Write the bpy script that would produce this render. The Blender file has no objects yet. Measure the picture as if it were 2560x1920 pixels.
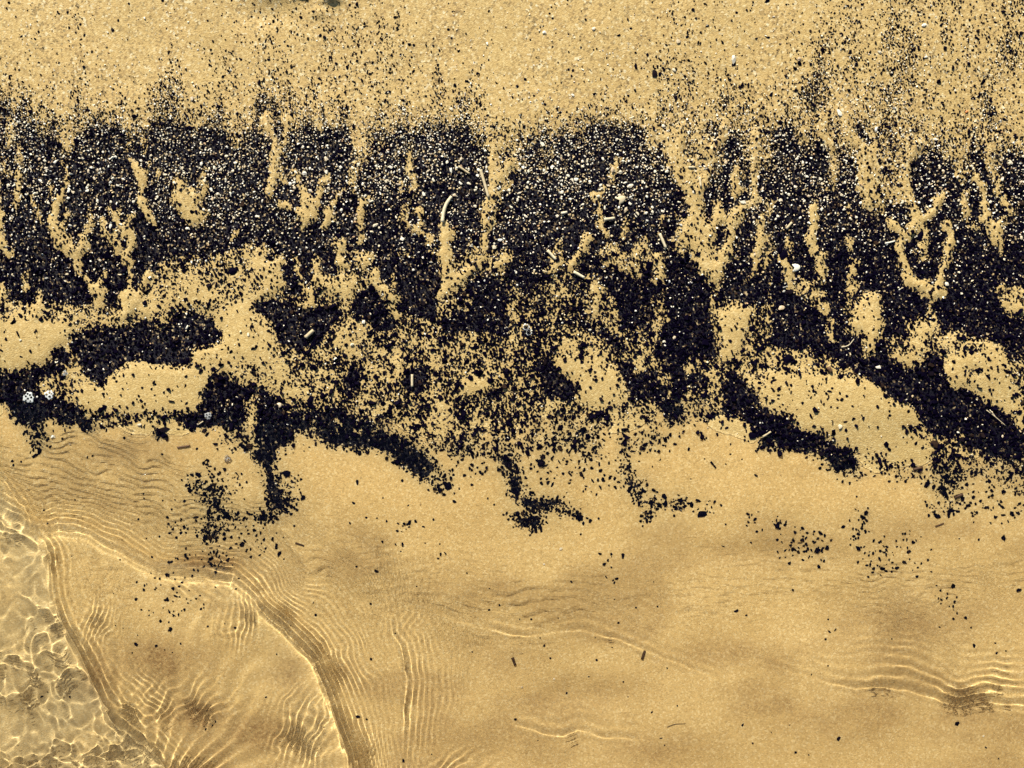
import bpy, math, random
import numpy as np
from mathutils import Vector, Matrix

random.seed(7)
RNG = np.random.default_rng(11)
SC = bpy.context.scene
COL = SC.collection
K = 0.004                      # scene units per unit of the plan grid (2560 x 1920)
U = 10.0                       # ten scene units to the metre of beach: keeps the thin water film well clear of numerical limits
def wx(px): return (px - 1280.0) * K
def wy(py): return (960.0 - py) * K

# ------------------------------------------------------------------ camera, sky, sun, exposure
cam = bpy.data.cameras.new('camera'); camo = bpy.data.objects.new('camera', cam); COL.objects.link(camo)
CAMH = 12.0
camo.location = (0, 0, CAMH)
cam.sensor_width = 36.0; cam.lens = 36.0 * CAMH / 10.24
cam.clip_start = 0.1; cam.clip_end = 2000
SC.camera = camo

SUN_EL = math.radians(37)
SUN_AZ = (-0.34, 0.94)         # the sun stands beyond the top of the picture, a little to the left
world = bpy.data.worlds.new('World'); SC.world = world; world.use_nodes = True
wn = world.node_tree
sky = wn.nodes.new('ShaderNodeTexSky'); sky.sky_type = 'NISHITA'; sky.sun_disc = False
sky.sun_elevation = SUN_EL; sky.sun_rotation = math.atan2(SUN_AZ[0], SUN_AZ[1])
wn.links.new(sky.outputs[0], wn.nodes['Background'].inputs[0])
wn.nodes['Background'].inputs[1].default_value = 0.05
sun = bpy.data.lights.new('sun', 'SUN'); sun.energy = 4.6; sun.angle = math.radians(0.5); sun.color = (1.0, 0.93, 0.80)
suno = bpy.data.objects.new('sun', sun); COL.objects.link(suno)
_n = math.hypot(*SUN_AZ)
sdir = Vector((-SUN_AZ[0]/_n*math.cos(SUN_EL), -SUN_AZ[1]/_n*math.cos(SUN_EL), -math.sin(SUN_EL)))
suno.rotation_euler = sdir.to_track_quat('-Z', 'Y').to_euler()
suno.location = (-10, 30, 30)
sun.cycles.is_caustics_light = True
SC.view_settings.view_transform = 'Standard'; SC.view_settings.look = 'None'
SC.view_settings.gamma = 1.0; SC.view_settings.use_curve_mapping = False
SC.view_settings.exposure = 0.80

# ------------------------------------------------------------------ noise and plan rasters
def lattice(X, Y, lam, seed):
    """smooth value noise in 0..1 with feature size lam"""
    r = np.random.default_rng(seed).random((256, 256))
    u = X / lam; v = Y / lam
    i = np.floor(u).astype(np.int64); j = np.floor(v).astype(np.int64)
    f = u - i; g = v - j
    f = f*f*f*(f*(f*6-15)+10); g = g*g*g*(g*(g*6-15)+10)
    i0 = i & 255; i1 = (i+1) & 255; j0 = j & 255; j1 = (j+1) & 255
    return (r[j0, i0]*(1-f) + r[j0, i1]*f)*(1-g) + (r[j1, i0]*(1-f) + r[j1, i1]*f)*g
def fbm(X, Y, lam, seed, octs=3, gain=0.5):
    a = 1.0; t = 0.0; z = 0.0
    for o in range(octs):
        ang = 0.6*o + seed
        xr = X*math.cos(ang) - Y*math.sin(ang) + 137*o; yr = X*math.sin(ang) + Y*math.cos(ang) + 91*o
        z = z + a*(lattice(xr, yr, lam/(2**o), seed*13+o) - 0.5); t += a; a *= gain
    return z / t
def sstep(a, b, x):
    t = np.clip((x-a)/(b-a), 0, 1); return t*t*(3-2*t)
def cdf(z): return 0.5*(1+np.tanh(0.7978845608*(z+0.044715*z**3)))

CELL = 4
GX0, GX1, GY0, GY1 = -480, 3040, -480, 2400
NXC = (GX1-GX0)//CELL; NYC = (GY1-GY0)//CELL
CX = GX0 + (np.arange(NXC)+0.5)*CELL; CY = GY0 + (np.arange(NYC)+0.5)*CELL
PX, PY = np.meshgrid(CX, CY)
DENS = np.zeros((NYC, NXC)); RILL = np.zeros((NYC, NXC))

def blur(A, r):
    if r < 1: return A
    k = 2*r+1
    for ax in (0, 1):
        P = np.concatenate([np.repeat(np.take(A, [0], ax), r+1, ax), A, np.repeat(np.take(A, [-1], ax), r, ax)], ax)
        c = np.cumsum(P, ax)
        n = A.shape[ax]
        A = (np.take(c, np.arange(k, k+n), ax) - np.take(c, np.arange(0, n), ax)) / k
    return A
TILES = {'A0': (0, 200, 3.456), 'A1': (640, 200, 3.456), 'A2': (1280, 200, 3.456), 'A3': (1920, 200, 3.456),
         'B0': (0, 640, 3.456), 'B1': (640, 640, 3.456), 'B2': (1280, 640, 3.456), 'B3': (1920, 640, 3.456),
         'M0': (0, 640, 2.572), 'M1': (850, 640, 2.572), 'M2': (1700, 640, 2.572),
         'L0': (0, 1280, 2.572), 'L1': (850, 1280, 2.572), 'L2': (1700, 1280, 2.572),
         'T0': (0, 0, 2.572), 'T1': (850, 0, 2.572), 'T2': (1700, 0, 2.572), 'X': (0, 0, 1.0)}
def pts(tile, s):
    ox, oy, k = TILES[tile]; out = []
    for q in s.split():
        v = [float(c) for c in q.split(',')]
        out.append((ox+v[0]/k, oy+v[1]/k) + ((v[2]/k,) if len(v) > 2 else ()))
    return out
def window(x0, x1, y0, y1):
    i0 = max(0, int((x0-GX0)/CELL)); i1 = min(NXC, int((x1-GX0)/CELL)+2)
    j0 = max(0, int((y0-GY0)/CELL)); j1 = min(NYC, int((y1-GY0)/CELL)+2)
    return slice(j0, j1), slice(i0, i1)
def poly(tile, d, s, soft=2, rill=0.0):
    p = pts(tile, s); xs = [a[0] for a in p]; ys = [a[1] for a in p]; m = (soft+2)*CELL*2
    w = window(min(xs)-m, max(xs)+m, min(ys)-m, max(ys)+m)
    X = PX[w] + 14*(lattice(PX[w], PY[w], 42, 5)-0.5); Y = PY[w] + 14*(lattice(PX[w], PY[w], 42, 6)-0.5)
    ins = np.zeros(X.shape, bool)
    for a in range(len(p)):
        (x1, y1), (x2, y2) = p[a][:2], p[a-1][:2]
        if y1 == y2: continue
        c = ((y1 > Y) != (y2 > Y)) & (X < (x2-x1)*(Y-y1)/(y2-y1)+x1)
        ins ^= c
    al = blur(blur(ins.astype(float), soft+1), max(1, soft//2+1))
    DENS[w] = DENS[w]*(1-al) + d*al
    if rill: RILL[w] = np.maximum(RILL[w], rill*al)
def strk(tile, d, s, rill=1.0):
    p = pts(tile, s); xs = [a[0] for a in p]; ys = [a[1] for a in p]; m = 40
    w = window(min(xs)-m, max(xs)+m, min(ys)-m, max(ys)+m)
    X = PX[w] + 12*(lattice(PX[w], PY[w], 22, 7)-0.5) + 11*(lattice(PX[w], PY[w], 10, 9)-0.5); Y = PY[w] + 12*(lattice(PX[w], PY[w], 22, 8)-0.5) + 11*(lattice(PX[w], PY[w], 10, 10)-0.5)
    best = np.full(X.shape, -1e9)
    q = p if len(p) > 1 else [p[0], (p[0][0]+.5, p[0][1], p[0][2])]
    for (x1, y1, w1), (x2, y2, w2) in zip(q[:-1], q[1:]):
        dx, dy = x2-x1, y2-y1; L = dx*dx+dy*dy+1e-9
        t = np.clip(((X-x1)*dx+(Y-y1)*dy)/L, 0, 1)
        dist = np.hypot(X-x1-t*dx, Y-y1-t*dy)
        best = np.maximum(best, (w1+(w2-w1)*t)*0.43 - dist)
    al = sstep(-7, 3.5, best); d = d + .08*(d < .3)
    DENS[w] = DENS[w]*(1-al) + d*al
    if rill > 0 and d < 0.5: RILL[w] = np.maximum(RILL[w], rill*sstep(-6, 7, best))
    if d > 0.6: RILL[w] = RILL[w]*(1-al)
def circ(tile, d, x, y, r): strk(tile, d, '%f,%f,%f' % (x, y, r))

# ---- where the black fragments were dropped (1 = solid cover, 0 = bare sand)
DENS[:] = 0.010*sstep(1180, 1050, PY) + .0012
DENS += 0.10*sstep(520, 120, PY)                                    # peppered upper beach
poly('X', .03, '230,-60 470,-60 470,180 380,230 330,250 270,230 240,120', 6)
poly('X', .2, '-480,150 220,150 260,260 330,270 470,190 620,100 700,-60 1000,-60 1180,250 1150,330 -480,345', 10)
poly('X', .46, '640,90 760,30 1000,40 1130,180 1160,270 1120,320 660,330', 10)
poly('X', .38, '470,180 640,100 660,330 330,320 380,260', 8)
poly('X', .06, '1190,-60 1640,-60 1640,180 1500,240 1440,290 1190,300 1130,180', 8)
poly('X', .34, '1560,210 1640,140 1760,180 2000,190 2060,90 2150,10 2500,-40 3040,-60 3040,420 1560,420', 10)
poly('X', .46, '2020,150 2130,60 2400,30 2560,0 2560,140 2380,210 2330,330 2060,330', 10)
poly('X', .05, '1790,-60 2060,-60 2050,60 1950,130 1840,220 1760,150', 8)
for s in ('200,0,14 210,120,16 240,260,24', '560,130,20 590,240,30', '690,90,18 720,190,30 750,290,40', '800,40,26 830,130,34 840,220,30',
          '850,110,30 900,200,34', '990,40,30 960,110,40 1010,200,26', '1085,160,24 1100,240,30', '1010,110,20 1090,190,18'):
    strk('X', .6, s, 0)
for s in ('2100,150,50 2090,210,40', '2350,60,40 2340,200,26', '2380,10,36 2420,130,30', '2120,140,24 2140,160,30', '2250,190,28 2300,250,30'):
    strk('X', .48, s, 0)

# the main band
STREAK = fbm(PX, PY*.22, 60, 91, 3) + .5*fbm(PX, PY*.5, 26, 92, 2)
DENS = np.maximum(DENS, np.clip(.72*sstep(140, 345, PY + 190*STREAK), 0, 1)*sstep(700, 400, PY)*np.where(PX > 1180, sstep(1440, 1620, PX)+sstep(1300, 1180, PX)*.5, 1))
poly('X', .95, '-480,326 0,326 60,321 115,298 159,284 205,321 260,288 318,304 376,290 434,300 506,312 579,321 640,311 649,294 735,261 779,261 '
     '802,301 842,294 900,281 958,294 1016,279 1074,286 1117,279 1146,279 1190,301 1213,342 1227,390 1260,420 1283,410 1291,380 1309,316 1338,304 1396,304 1442,281 '
     '1482,281 1511,261 1540,281 1584,298 1627,314 1653,352 1668,380 1685,416 1708,454 1714,533 1700,600 1735,680 1735,760 640,760 640,650 590,650 540,665 450,660 '
     '420,670 385,720 380,740 300,790 255,800 220,793 160,782 110,770 60,775 0,756 -480,760', 7)

# tile A0
strk('A0', .2, '120,430,90 110,560,60'); strk('A0', .45, '70,700,60 90,850,50', 0); strk('A0', .3, '190,600,60 180,800,50')
for s in ('165,830,60 180,950,50 165,1080,25', '0,880,30 10,1140,30', '40,1160,40 30,1350,40 10,1380,60 50,1460,60 100,1510,50 130,1460,20',
          '600,770,25 590,900,40 560,1010,40 510,1090,80 490,1200,90 500,1330,110 580,1430,120 660,1500,130 690,1580,60 720,1659,40',
          '450,900,20 470,1000,30 500,1080,50', '610,1130,20 600,1200,30 560,1260,60',
          '940,1120,30 1020,1190,50 1070,1270,60 1130,1330,90 1130,1430,80 1110,1540,50 1090,1590,25', '1150,1170,30 1110,1270,50',
          '1150,720,25 1210,800,70 1240,900,70 1250,1000,60 1270,1100,80 1300,1200,70 1325,1250,40', '1290,730,30 1260,850,60',
          '1400,770,20 1350,890,25', '1775,790,35 1760,920,45 1730,1030,50', '2070,1290,20 1990,1390,25'):
    strk('A0', .04, s)
strk('A0', .3, '290,1000,20 330,1110,20 400,1240,20', .4); strk('A0', .22, '800,1120,30 790,1240,80 750,1340,60 720,1440,80 670,1500,100'); strk('A0', .2, '570,1260,60 560,1400,90')
strk('A0', .15, '880,1190,30 900,1290,50 960,1370,60 1020,1440,90 1030,1500,40'); strk('A0', .2, '1000,1320,30 960,1370,40')
poly('A0', .14, '1520,830 1590,830 1640,960 1700,900 1740,960 1750,1080 1790,1190 1720,1290 1640,1250 1560,1140 1520,1000', 1, 1)
poly('A0', .34, '1880,1620 1960,1560 2050,1470 2212,1430 2212,1659 1880,1659', 1, .6); poly('A0', .3, '1390,1659 1420,1610 1550,1590 1560,1659', 1, .5)
# tile A1
poly('A1', .7, '230,0 370,0 450,150 500,300 520,400 260,400 280,250', 3); poly('A1', .7, '620,0 720,0 700,110 640,100', 2); poly('A1', .75, '560,240 620,250 620,380 560,400', 2)
poly('A1', .65, '700,280 800,100 860,140 900,260 880,400 680,400', 4); poly('A1', .5, '900,60 1100,40 1100,300 900,300', 6); poly('A1', .62, '1280,120 1370,130 1400,320 1270,330', 3)
poly('A1', .62, '1650,230 1780,220 1800,350 1650,350', 3)
strk('A1', .12, '110,340,110 160,520,60 190,640,70 180,760,80 150,880,80 130,980,50 130,1030,30'); strk('A1', .15, '300,330,70 290,430,70 260,560,40 230,640,40')
strk('A1', .2, '240,760,30 240,900,20', .5); strk('A1', .12, '500,200,50 540,360,45 570,420,20'); strk('A1', .12, '590,150,40 640,340,40 660,410,20'); strk('A1', .15, '750,150,40 770,250,30')
for s in ('340,780,40 390,880,50 430,970,60 440,1080,110 460,1160,120 430,1250,40', '610,850,40 570,960,70 540,1060,60 520,1190,70', '220,1060,60 300,1100,50 370,1160,50 420,1220,50',
          '770,940,30 730,1000,30 680,1060,50 650,1150,80 610,1270,50', '970,1020,30 930,1060,60 920,1180,80 920,1280,50 915,1390,20',
          '2060,560,80 2060,750,70 2040,900,60 2030,1020,90', '2212,720,60 2110,830,60 2060,930,50', '2190,870,30 2120,980,40 2050,1040,60',
          '1990,1350,60 1960,1470,60 1910,1570,60 1880,1620,50', '1620,1230,60 1650,1330,100 1650,1430,100 1620,1530,120 1640,1659,140',
          '1530,1480,40 1590,1560,60', '1700,1300,30 1680,1400,60', '730,1400,80 740,1520,90 790,1600,50', '1000,1500,30 960,1590,90 920,1640,60', '880,1570,50 930,1620,50'):
    strk('A1', .06, s)
strk('A1', .2, '2030,1020,90 2020,1100,130 2010,1220,110 2000,1290,70')
poly('A1', .14, '400,1000 560,1050 560,1230 480,1240 400,1200', 1, 1)
strk('A1', .12, '880,700,20 840,770,70 850,880,70 850,1000,30'); strk('A1', .18, '1320,560,40 1330,700,50 1370,840,50 1360,950,50 1310,1050,70 1290,1180,70 1310,1240,40')
strk('A1', .2, '1270,880,15 1280,960,20', .4); strk('A1', .12, '1400,1120,40 1430,1230,50 1400,1280,50'); strk('A1', .15, '1340,1270,40 1440,1340,50 1490,1380,30 1550,1400,30')
poly('A1', .3, '1950,380 2212,330 2212,560 2100,600 2030,600', 2, .4); strk('A1', .2, '1860,1360,20 1840,1440,30 1870,1500,60 1900,1590,60')
poly('A1', .3, '10,1480 60,1410 140,1500 250,1540 230,1659 0,1659', 1, .6); strk('A1', .25, '370,1500,20 350,1600,40', .5); strk('A1', .25, '520,1560,60 530,1650,60', .6)
poly('A1', .22, '2050,1560 2170,1460 2212,1500 2212,1659 2040,1659', 1, .7)
# tile A2
strk('A2', .12, '930,680,30 880,770,50 870,850,50')
for s in ('700,1000,50 740,1080,50 760,1150,60 740,1220,60 770,1300,50 800,1350,50', '790,920,25 770,1000,30', '640,1360,60 650,1430,70 590,1500,70 540,1580,60 480,1640,50', '1300,1180,40 1300,1240,40'):
    strk('A2', .06, s)
strk('A2', .22, '1000,1200,30 960,1280,50 930,1350,40', .5); strk('A2', .17, '400,1390,40 400,1480,50 370,1560,90 340,1640,80')
poly('A2', .3, '820,1400 900,1440 960,1540 1060,1520 1080,1370 1130,1370 1190,1430 1180,1510 1260,1540 1330,1590 1310,1659 1200,1600 1080,1580 1050,1659 860,1659 740,1500 820,1500', 1, .7)
poly('A2', .5, '1200,230 2212,230 2212,820 1900,820 1900,1000 1620,1000 1500,900 1400,830 1350,600 1240,430', 4)
poly('A2', .92, '1450,900 1620,960 1800,760 2212,780 2212,1659 1450,1659', 2)
poly('A2', .75, '1240,250 1420,250 1400,440 1270,440', 2); poly('A2', .72, '1480,260 1600,260 1590,400 1500,420', 2); poly('A2', .88, '1700,420 1790,420 1790,540 1710,540', 1); poly('A2', .8, '1500,540 1580,560 1570,640 1510,620', 1)
poly('A2', .85, '1880,450 2010,450 2030,700 2050,1000 1960,1050 1880,950 1900,860 1800,780 1780,600', 2)
for s in ('1210,250,40 1240,430,50 1310,500,60 1350,600,70 1390,720,80 1430,830,90 1500,900,90 1560,1000,110 1570,1150,130 1560,1250,140', '2000,1170,60 1900,1220,70 1870,1350,80 1860,1500,90 1820,1600,100',
          '1740,1060,30 1790,1140,50 1790,1230,60', '2080,1060,60 1960,1130,50 1850,1170,40 1780,1230,50', '1720,600,60 1740,700,60 1680,830,70 1640,930,80 1600,1000,90',
          '1440,400,60 1440,520,70 1430,640,90 1480,760,60 1530,860,70 1560,960,90', '1620,300,40 1620,400,50 1590,480,50 1640,600,50 1690,660,50', '1880,260,40 1830,400,60 1810,520,60 1730,600,60',
          '2150,1190,70 2140,1300,70 2130,1420,80 2100,1520,80 2090,1640,70'):
    strk('A2', .07, s)
poly('A2', .13, '1460,1250 1550,1150 1640,1150 1700,1230 1780,1180 1800,1300 1760,1400 1750,1500 1850,1440 1870,1659 1600,1659 1560,1500 1460,1400', 1, 1)
strk('A2', .12, '1940,680,30 1940,850,70 1950,960,80 1930,1020,50'); strk('A2', .14, '2080,480,110 2080,560,110 2090,700,95 2080,850,75 2080,980,70 2110,1040,80 2080,1080,60')
strk('A2', .9, '1770,1290,60 1790,1400,60 1800,1500,40'); strk('A2', .8, '1740,1540,50 1730,1600,40')
# tile A3
poly('A3', .42, '0,150 2212,150 2212,720 0,720', 6)
poly('A3', .12, '1850,-60 2600,-60 2600,500 2000,500 1900,250', 5); poly('A3', .2, '0,0 200,0 230,300 130,400 0,300', 4)
poly('A3', .93, '0,430 100,350 220,440 300,560 420,530 520,650 620,570 760,630 750,850 780,970 900,1170 980,1190 1000,1000 1200,1080 1200,880 1220,760 1330,610 1390,545 1480,580 1560,730 1620,870 1700,910 1720,540 1820,560 1880,760 1950,910 1950,660 2100,580 2212,720 3900,720 3900,1659 0,1659', 3)
for s in ('450,370,70 450,470,70 520,570,70 560,640,60', '620,180,60 650,330,90 690,450,110 730,560,90 780,610,50', '1490,990,40 1430,1050,60 1430,1130,70 1370,1180,60 1290,1240,70',
          '1280,560,80 1190,680,90 1170,850,80 1190,970,80 1230,1080,70 1270,1200,120 1260,1290,130 1230,1350,60', '1040,1230,60 1090,1270,60 1140,1360,80 1120,1440,100 1140,1540,80 1170,1640,70',
          '1540,1250,70 1570,1280,60 1560,1400,70 1570,1500,60 1520,1580,60 1470,1650,60', '1750,820,60 1830,930,60 1850,1080,60 1870,1200,80 1920,1280,150 1960,1380,110 2000,1440,80 2010,1500,40',
          '400,1080,40 390,1120,60 390,1260,90 370,1400,80 400,1500,90 440,1600,70 470,1659,60'):
    strk('A3', .06, s)
strk('A3', .2, '280,430,60 280,560,50', .5); strk('A3', .28, '560,700,60 540,850,90 510,950,60', .5)
poly('A3', .2, '780,600 900,520 960,580 980,900 960,1180 880,1120 800,980 750,850 760,680', 1, .8); strk('A3', .05, '800,620,50 775,760,50 790,940,50 850,1080,50')
poly('A3', .42, '960,500 1300,500 1200,700 1150,900 1180,1100 1080,1080 980,960', 2, .4)
strk('A3', .14, '1330,1290,50 1350,1400,70 1310,1500,70 1340,1600,90 1380,1560,30'); strk('A3', .2, '1540,440,120 1560,560,120 1600,680,120 1640,800,110 1650,880,60', .6)
strk('A3', .16, '1720,950,50 1690,1100,60 1690,1190,40'); strk('A3', .2, '1760,1240,60 1780,1290,40')
strk('A3', .15, '1890,440,50 1890,520,60 1900,680,70 1910,760,40 1960,870,70 1980,980,50 2010,1060,50 2030,1080,70 2090,1160,50'); strk('A3', .15, '2010,1220,50 1970,1290,70'); strk('A3', .15, '2150,560,60 2190,640,50')
strk('A3', .15, '150,1390,50 180,1450,60 180,1530,40 140,1610,110'); strk('A3', .2, '690,1380,50 700,1450,60'); strk('A3', .15, '740,1560,90 730,1640,60'); strk('A3', .3, '670,1080,30 690,1150,20', .4)
strk('A3', .88, '700,170,60 730,320,60 780,470,70 830,530,60'); strk('A3', .85, '890,200,40 900,380,30'); strk('A3', .8, '520,380,50 560,380,60 580,430,50'); strk('A3', .7, '360,60,100 340,260,80'); strk('A3', .65, '1250,40,100 1400,120,60')
strk('A3', .72, '1830,140,50 1900,330,50 1930,500,60'); strk('A3', .65, '620,20,60 560,120,60')
# tile B0
strk('B0', .3, '250,150,50 250,280,50', .6); strk('B0', .9, '250,180,16 250,260,16'); strk('B0', .17, '40,260,60 60,330,50 40,450,70 20,600,80')
poly('B0', .45, '-400,430 0,430 250,460 400,470 560,490 780,460 880,560 700,610 560,600 200,560 0,580 -400,580', 2)
poly('B0', .04, '-900,560 0,560 250,540 420,580 560,570 670,600 640,650 580,760 470,780 400,930 260,980 0,1000 -900,1000', 2)
strk('B0', .14, '350,300,30 340,420,80 330,520,80')
for s in ('690,0,50 690,60,50 720,130,40 760,210,40 820,270,110 860,330,110 870,430,50 880,480,20', '930,140,30 880,220,50', '1120,30,30 1110,130,25 1130,240,40 1110,330,140 1110,430,110 1090,540,60', '1300,130,40 1240,260,45 1200,350,60 1160,400,60'):
    strk('B0', .05, s)
poly('B0', .40, '1340,340 1420,270 1480,130 1560,100 1600,170 1700,130 1860,100 1960,50 2050,0 2212,0 2212,290 2140,390 2020,420 1940,490 1850,470 1680,460 1510,450 1470,520 1420,620 1300,540 1320,450 1380,420', 1, .5)
poly('B0', .2, '1480,320 1700,200 1850,300 2000,330 1900,430 1650,430', 2); strk('B0', .15, '1420,100,70 1430,140,60'); poly('B0', .7, '1880,220 2020,200 2000,290 1900,300', 1); strk('B0', .65, '1920,70,60 1980,140,60', 0)
poly('B0', .06, '1960,480 2050,440 2160,430 2212,470 2212,1000 2130,880 2020,830 1980,750', 1, .5)
poly('B0', .97, '640,650 720,610 850,590 1060,620 1240,500 1400,620 1480,530 1510,460 1700,470 1840,520 1900,620 1960,650 1940,760 1700,810 1670,980 1560,980 1380,960 1280,930 1150,950 1060,990 960,1070 900,1150 820,1120 740,1050 690,920 580,780', 1)
strk('B0', .1, '1230,440,40 1280,540,30'); strk('B0', .45, '880,650,60', 0); strk('B0', .6, '1180,570,80', 0)
poly('B0', .94, '-1200,1010 0,1010 200,1000 320,960 400,930 420,870 480,780 560,770 620,830 660,900 640,1000 560,1000 480,1040 340,1080 330,1150 400,1150 520,1150 560,1230 680,1260 700,1340 760,1400 900,1350 960,1400 940,1460 860,1510 700,1520 660,1460 560,1490 500,1480 440,1420 380,1430 370,1500 200,1480 120,1420 60,1340 0,1290 -1200,1200', 1)
poly('B0', .5, '340,1080 480,1030 660,900 740,1050 780,1130 720,1180 560,1200 400,1160', 2)
poly('B0', .6, '700,1340 860,1330 950,1340 1100,1340 1300,1330 1500,1320 1500,1420 1400,1470 1280,1450 1100,1480 1000,1440 900,1480 760,1500', 2)
poly('B0', .07, '700,1200 900,1150 980,1060 1080,990 1260,960 1420,990 1600,1000 1700,1040 1820,1080 1730,1140 1720,1300 1500,1310 1300,1310 900,1320 720,1300', 2)
poly('B0', .15, '1700,820 1960,790 1980,930 1860,980 1820,1080 1700,1040 1680,920', 1); strk('B0', .9, '1845,980,50', 0)
poly('B0', .91, '1740,1150 1830,1100 1840,1010 1960,950 2030,1050 2060,1140 2130,1090 2212,1080 2212,1250 2140,1240 2140,1400 2120,1460 2050,1500 1900,1500 1680,1500 1600,1480 1500,1440 1510,1360 1720,1330', 1)
poly('B0', .42, '2000,830 2130,890 2212,960 2212,1080 2080,1130 2010,1000', 1)
poly('B0', .48, '180,1480 380,1450 400,1600 380,1659 220,1659 200,1580', 2); poly('B0', .6, '1900,1500 2212,1480 2212,1659 1880,1659', 2); strk('B0', .85, '1360,1530,90 1400,1540,50', 0)
# tile B1
poly('B1', .69, '0,380 300,200 900,-20 2212,-20 2212,1659 950,1659 560,1600 300,1659 0,1659', 2)
poly('B1', .97, '950,110 1060,0 1550,0 1620,180 1600,330 1560,420 1540,560 1300,480 1250,320 1080,250 1050,110', 1)
poly('B1', .15, '0,0 250,0 220,110 330,200 170,340 60,380 0,400', 1, .5); strk('B1', .8, '140,40,70 160,60,40', 0); strk('B1', .93, '270,120,100 330,270,150', 0)
strk('B1', .15, '440,230,60 470,340,60 490,430,70 400,430,60'); strk('B1', .2, '370,100,60 380,200,50'); strk('B1', .15, '520,100,60 540,230,80 560,280,60'); strk('B1', .9, '440,120,60 460,260,50', 0)
poly('B1', .22, '540,180 700,150 780,190 870,160 860,260 830,440 760,340 640,320 560,290', 1, .6); strk('B1', .1, '730,30,90 800,80,40'); strk('B1', .06, '920,40,90 940,100,50')
poly('B1', .9, '620,40 720,100 700,150 580,170 560,60', 1)
for s in ('1040,130,50 1010,200,90 1090,290,90 1160,380,140 1190,470,60 1230,540,40', '1200,180,40 1190,270,30', '1650,0,150 1650,130,120 1670,220,110 1640,310,90 1580,370,40', '1960,30,50 1850,140,60 1760,200,70 1700,280,60'):
    strk('B1', .06, s)
strk('B1', .9, '1190,400,34', 0); strk('B1', .12, '1690,330,40 1680,440,60 1670,520,20'); poly('B1', .15, '2030,60 2150,0 2212,0 2190,90 2120,170 2030,160', 1, .6)
poly('B1', .86, '1720,300 1880,180 2212,150 2212,700 1950,640 1800,700 1600,640 1580,560 1700,500', 2)
poly('B1', .94, '0,420 130,390 340,430 500,470 680,430 800,470 700,500 600,640 560,740 440,760 330,860 220,780 160,640 100,520 0,500', 1)
poly('B1', .94, '840,350 930,250 1080,340 1130,460 1230,560 1200,620 1060,660 1000,590 920,500 850,480', 1)
poly('B1', .18, '0,540 100,560 170,680 180,780 100,1000 0,1020', 1); poly('B1', .24, '90,1050 180,900 240,800 280,920 300,1060 420,1150 400,1320 200,1240', 2)
poly('B1', .24, '690,620 830,490 900,600 980,600 960,680 900,720 870,880 760,900 700,780', 2); poly('B1', .5, '300,850 700,950 720,1300 430,1320 420,1150', 2)
poly('B1', .24, '1430,830 1540,600 1600,780 1580,950 1540,1100 1500,950', 2); poly('B1', .94, '1270,1000 1500,960 1520,1120 1400,1200 1270,1120', 1)
strk('B1', .15, '1250,920,80 1250,1050,60'); poly('B1', .1, '1720,1130 1820,1070 2000,1060 2000,1170 1860,1190 1780,1190', 1)
strk('B1', .27, '1160,1180,60 1150,1320,90 1280,1350,110 1300,1480,150 1450,1500,150 1560,1520,180 1500,1640,140', 0); strk('B1', .14, '1640,1300,110', 0)
poly('B1', .89, '0,1080 70,1120 170,1230 280,1240 300,1400 300,1560 200,1659 0,1659', 1); poly('B1', .94, '330,1380 560,1370 720,1400 880,1360 960,1420 1000,1560 960,1659 620,1620 520,1540 380,1500', 2)
poly('B1', .15, '290,1600 400,1520 520,1550 600,1640 580,1659 280,1659', 1); poly('B1', .86, '760,1000 900,900 920,1060 880,1180 780,1180', 2); strk('B1', .85, '1950,1480,140', 0); strk('B1', .85, '2050,1180,100', 0)
# tile B2
poly('B2', .76, '-10,0 2212,0 2212,1380 1400,1440 700,1500 -10,1659', 2)
poly('B2', .9, '0,0 310,0 300,130 200,220 0,250', 1); strk('B2', .2, '380,60,110 370,140,90 300,120,50'); strk('B2', .08, '560,30,60 500,110,50'); poly('B2', .97, '520,130 620,0 800,0 780,90 640,160', 1)
poly('B2', .36, '800,0 1170,0 1100,60 1080,180 1030,200 960,110 880,110 790,90', 1, .4); strk('B2', .1, '1250,30,90 1270,120,80 1260,210,60'); poly('B2', .92, '1120,100 1220,120 1210,210 1130,190', 1)
poly('B2', .93, '1300,0 1570,0 1640,180 1700,240 1730,420 1720,560 1740,740 1700,860 1480,880 1260,840 1220,700 1400,560 1500,500 1300,430 1400,300', 2)
poly('B2', .9, '740,160 900,130 1060,220 1240,250 1260,400 1200,560 1000,600 900,540 920,420 880,350 760,260', 2)
strk('B2', .12, '700,290,70 720,380,90 720,480,70'); strk('B2', .3, '840,380,50 880,470,50 910,540,40'); strk('B2', .2, '560,390,50', .4)
poly('B2', .1, '1570,0 1870,0 1860,130 1790,250 1700,240 1640,150', 1, 1); strk('B2', .85, '1750,40,50', 0); strk('B2', .2, '1740,280,40 1750,440,40 1740,600,30')
poly('B2', .96, '1870,60 2060,60 2060,160 2212,130 2212,420 2060,420 1880,400 1760,330 1800,250', 1); strk('B2', .15, '2100,50,70 2090,130,50 2040,220,50')
poly('B2', .1, '1780,470 1950,430 2070,450 2040,640 2020,760 1950,840 1890,960 1830,900 1800,760 1760,640', 1, .5)
poly('B2', .88, '400,580 440,560 760,650 860,780 900,920 1050,900 1060,1010 940,1050 850,900 780,800 560,700 430,700', 2); poly('B2', .6, '1960,840 2212,600 2212,950 2020,1000 1900,1010', 2)
poly('B2', .1, '400,730 600,700 760,780 850,860 800,1000 900,960 950,1080 1010,1200 960,1270 820,1340 700,1320 590,1240 540,1110 430,1040 370,940', 1); poly('B2', .38, '400,700 760,720 840,880 520,880 400,860', 2)
poly('B2', .94, '210,940 360,900 380,1020 520,1080 570,1230 450,1230 260,1200', 1)
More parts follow.
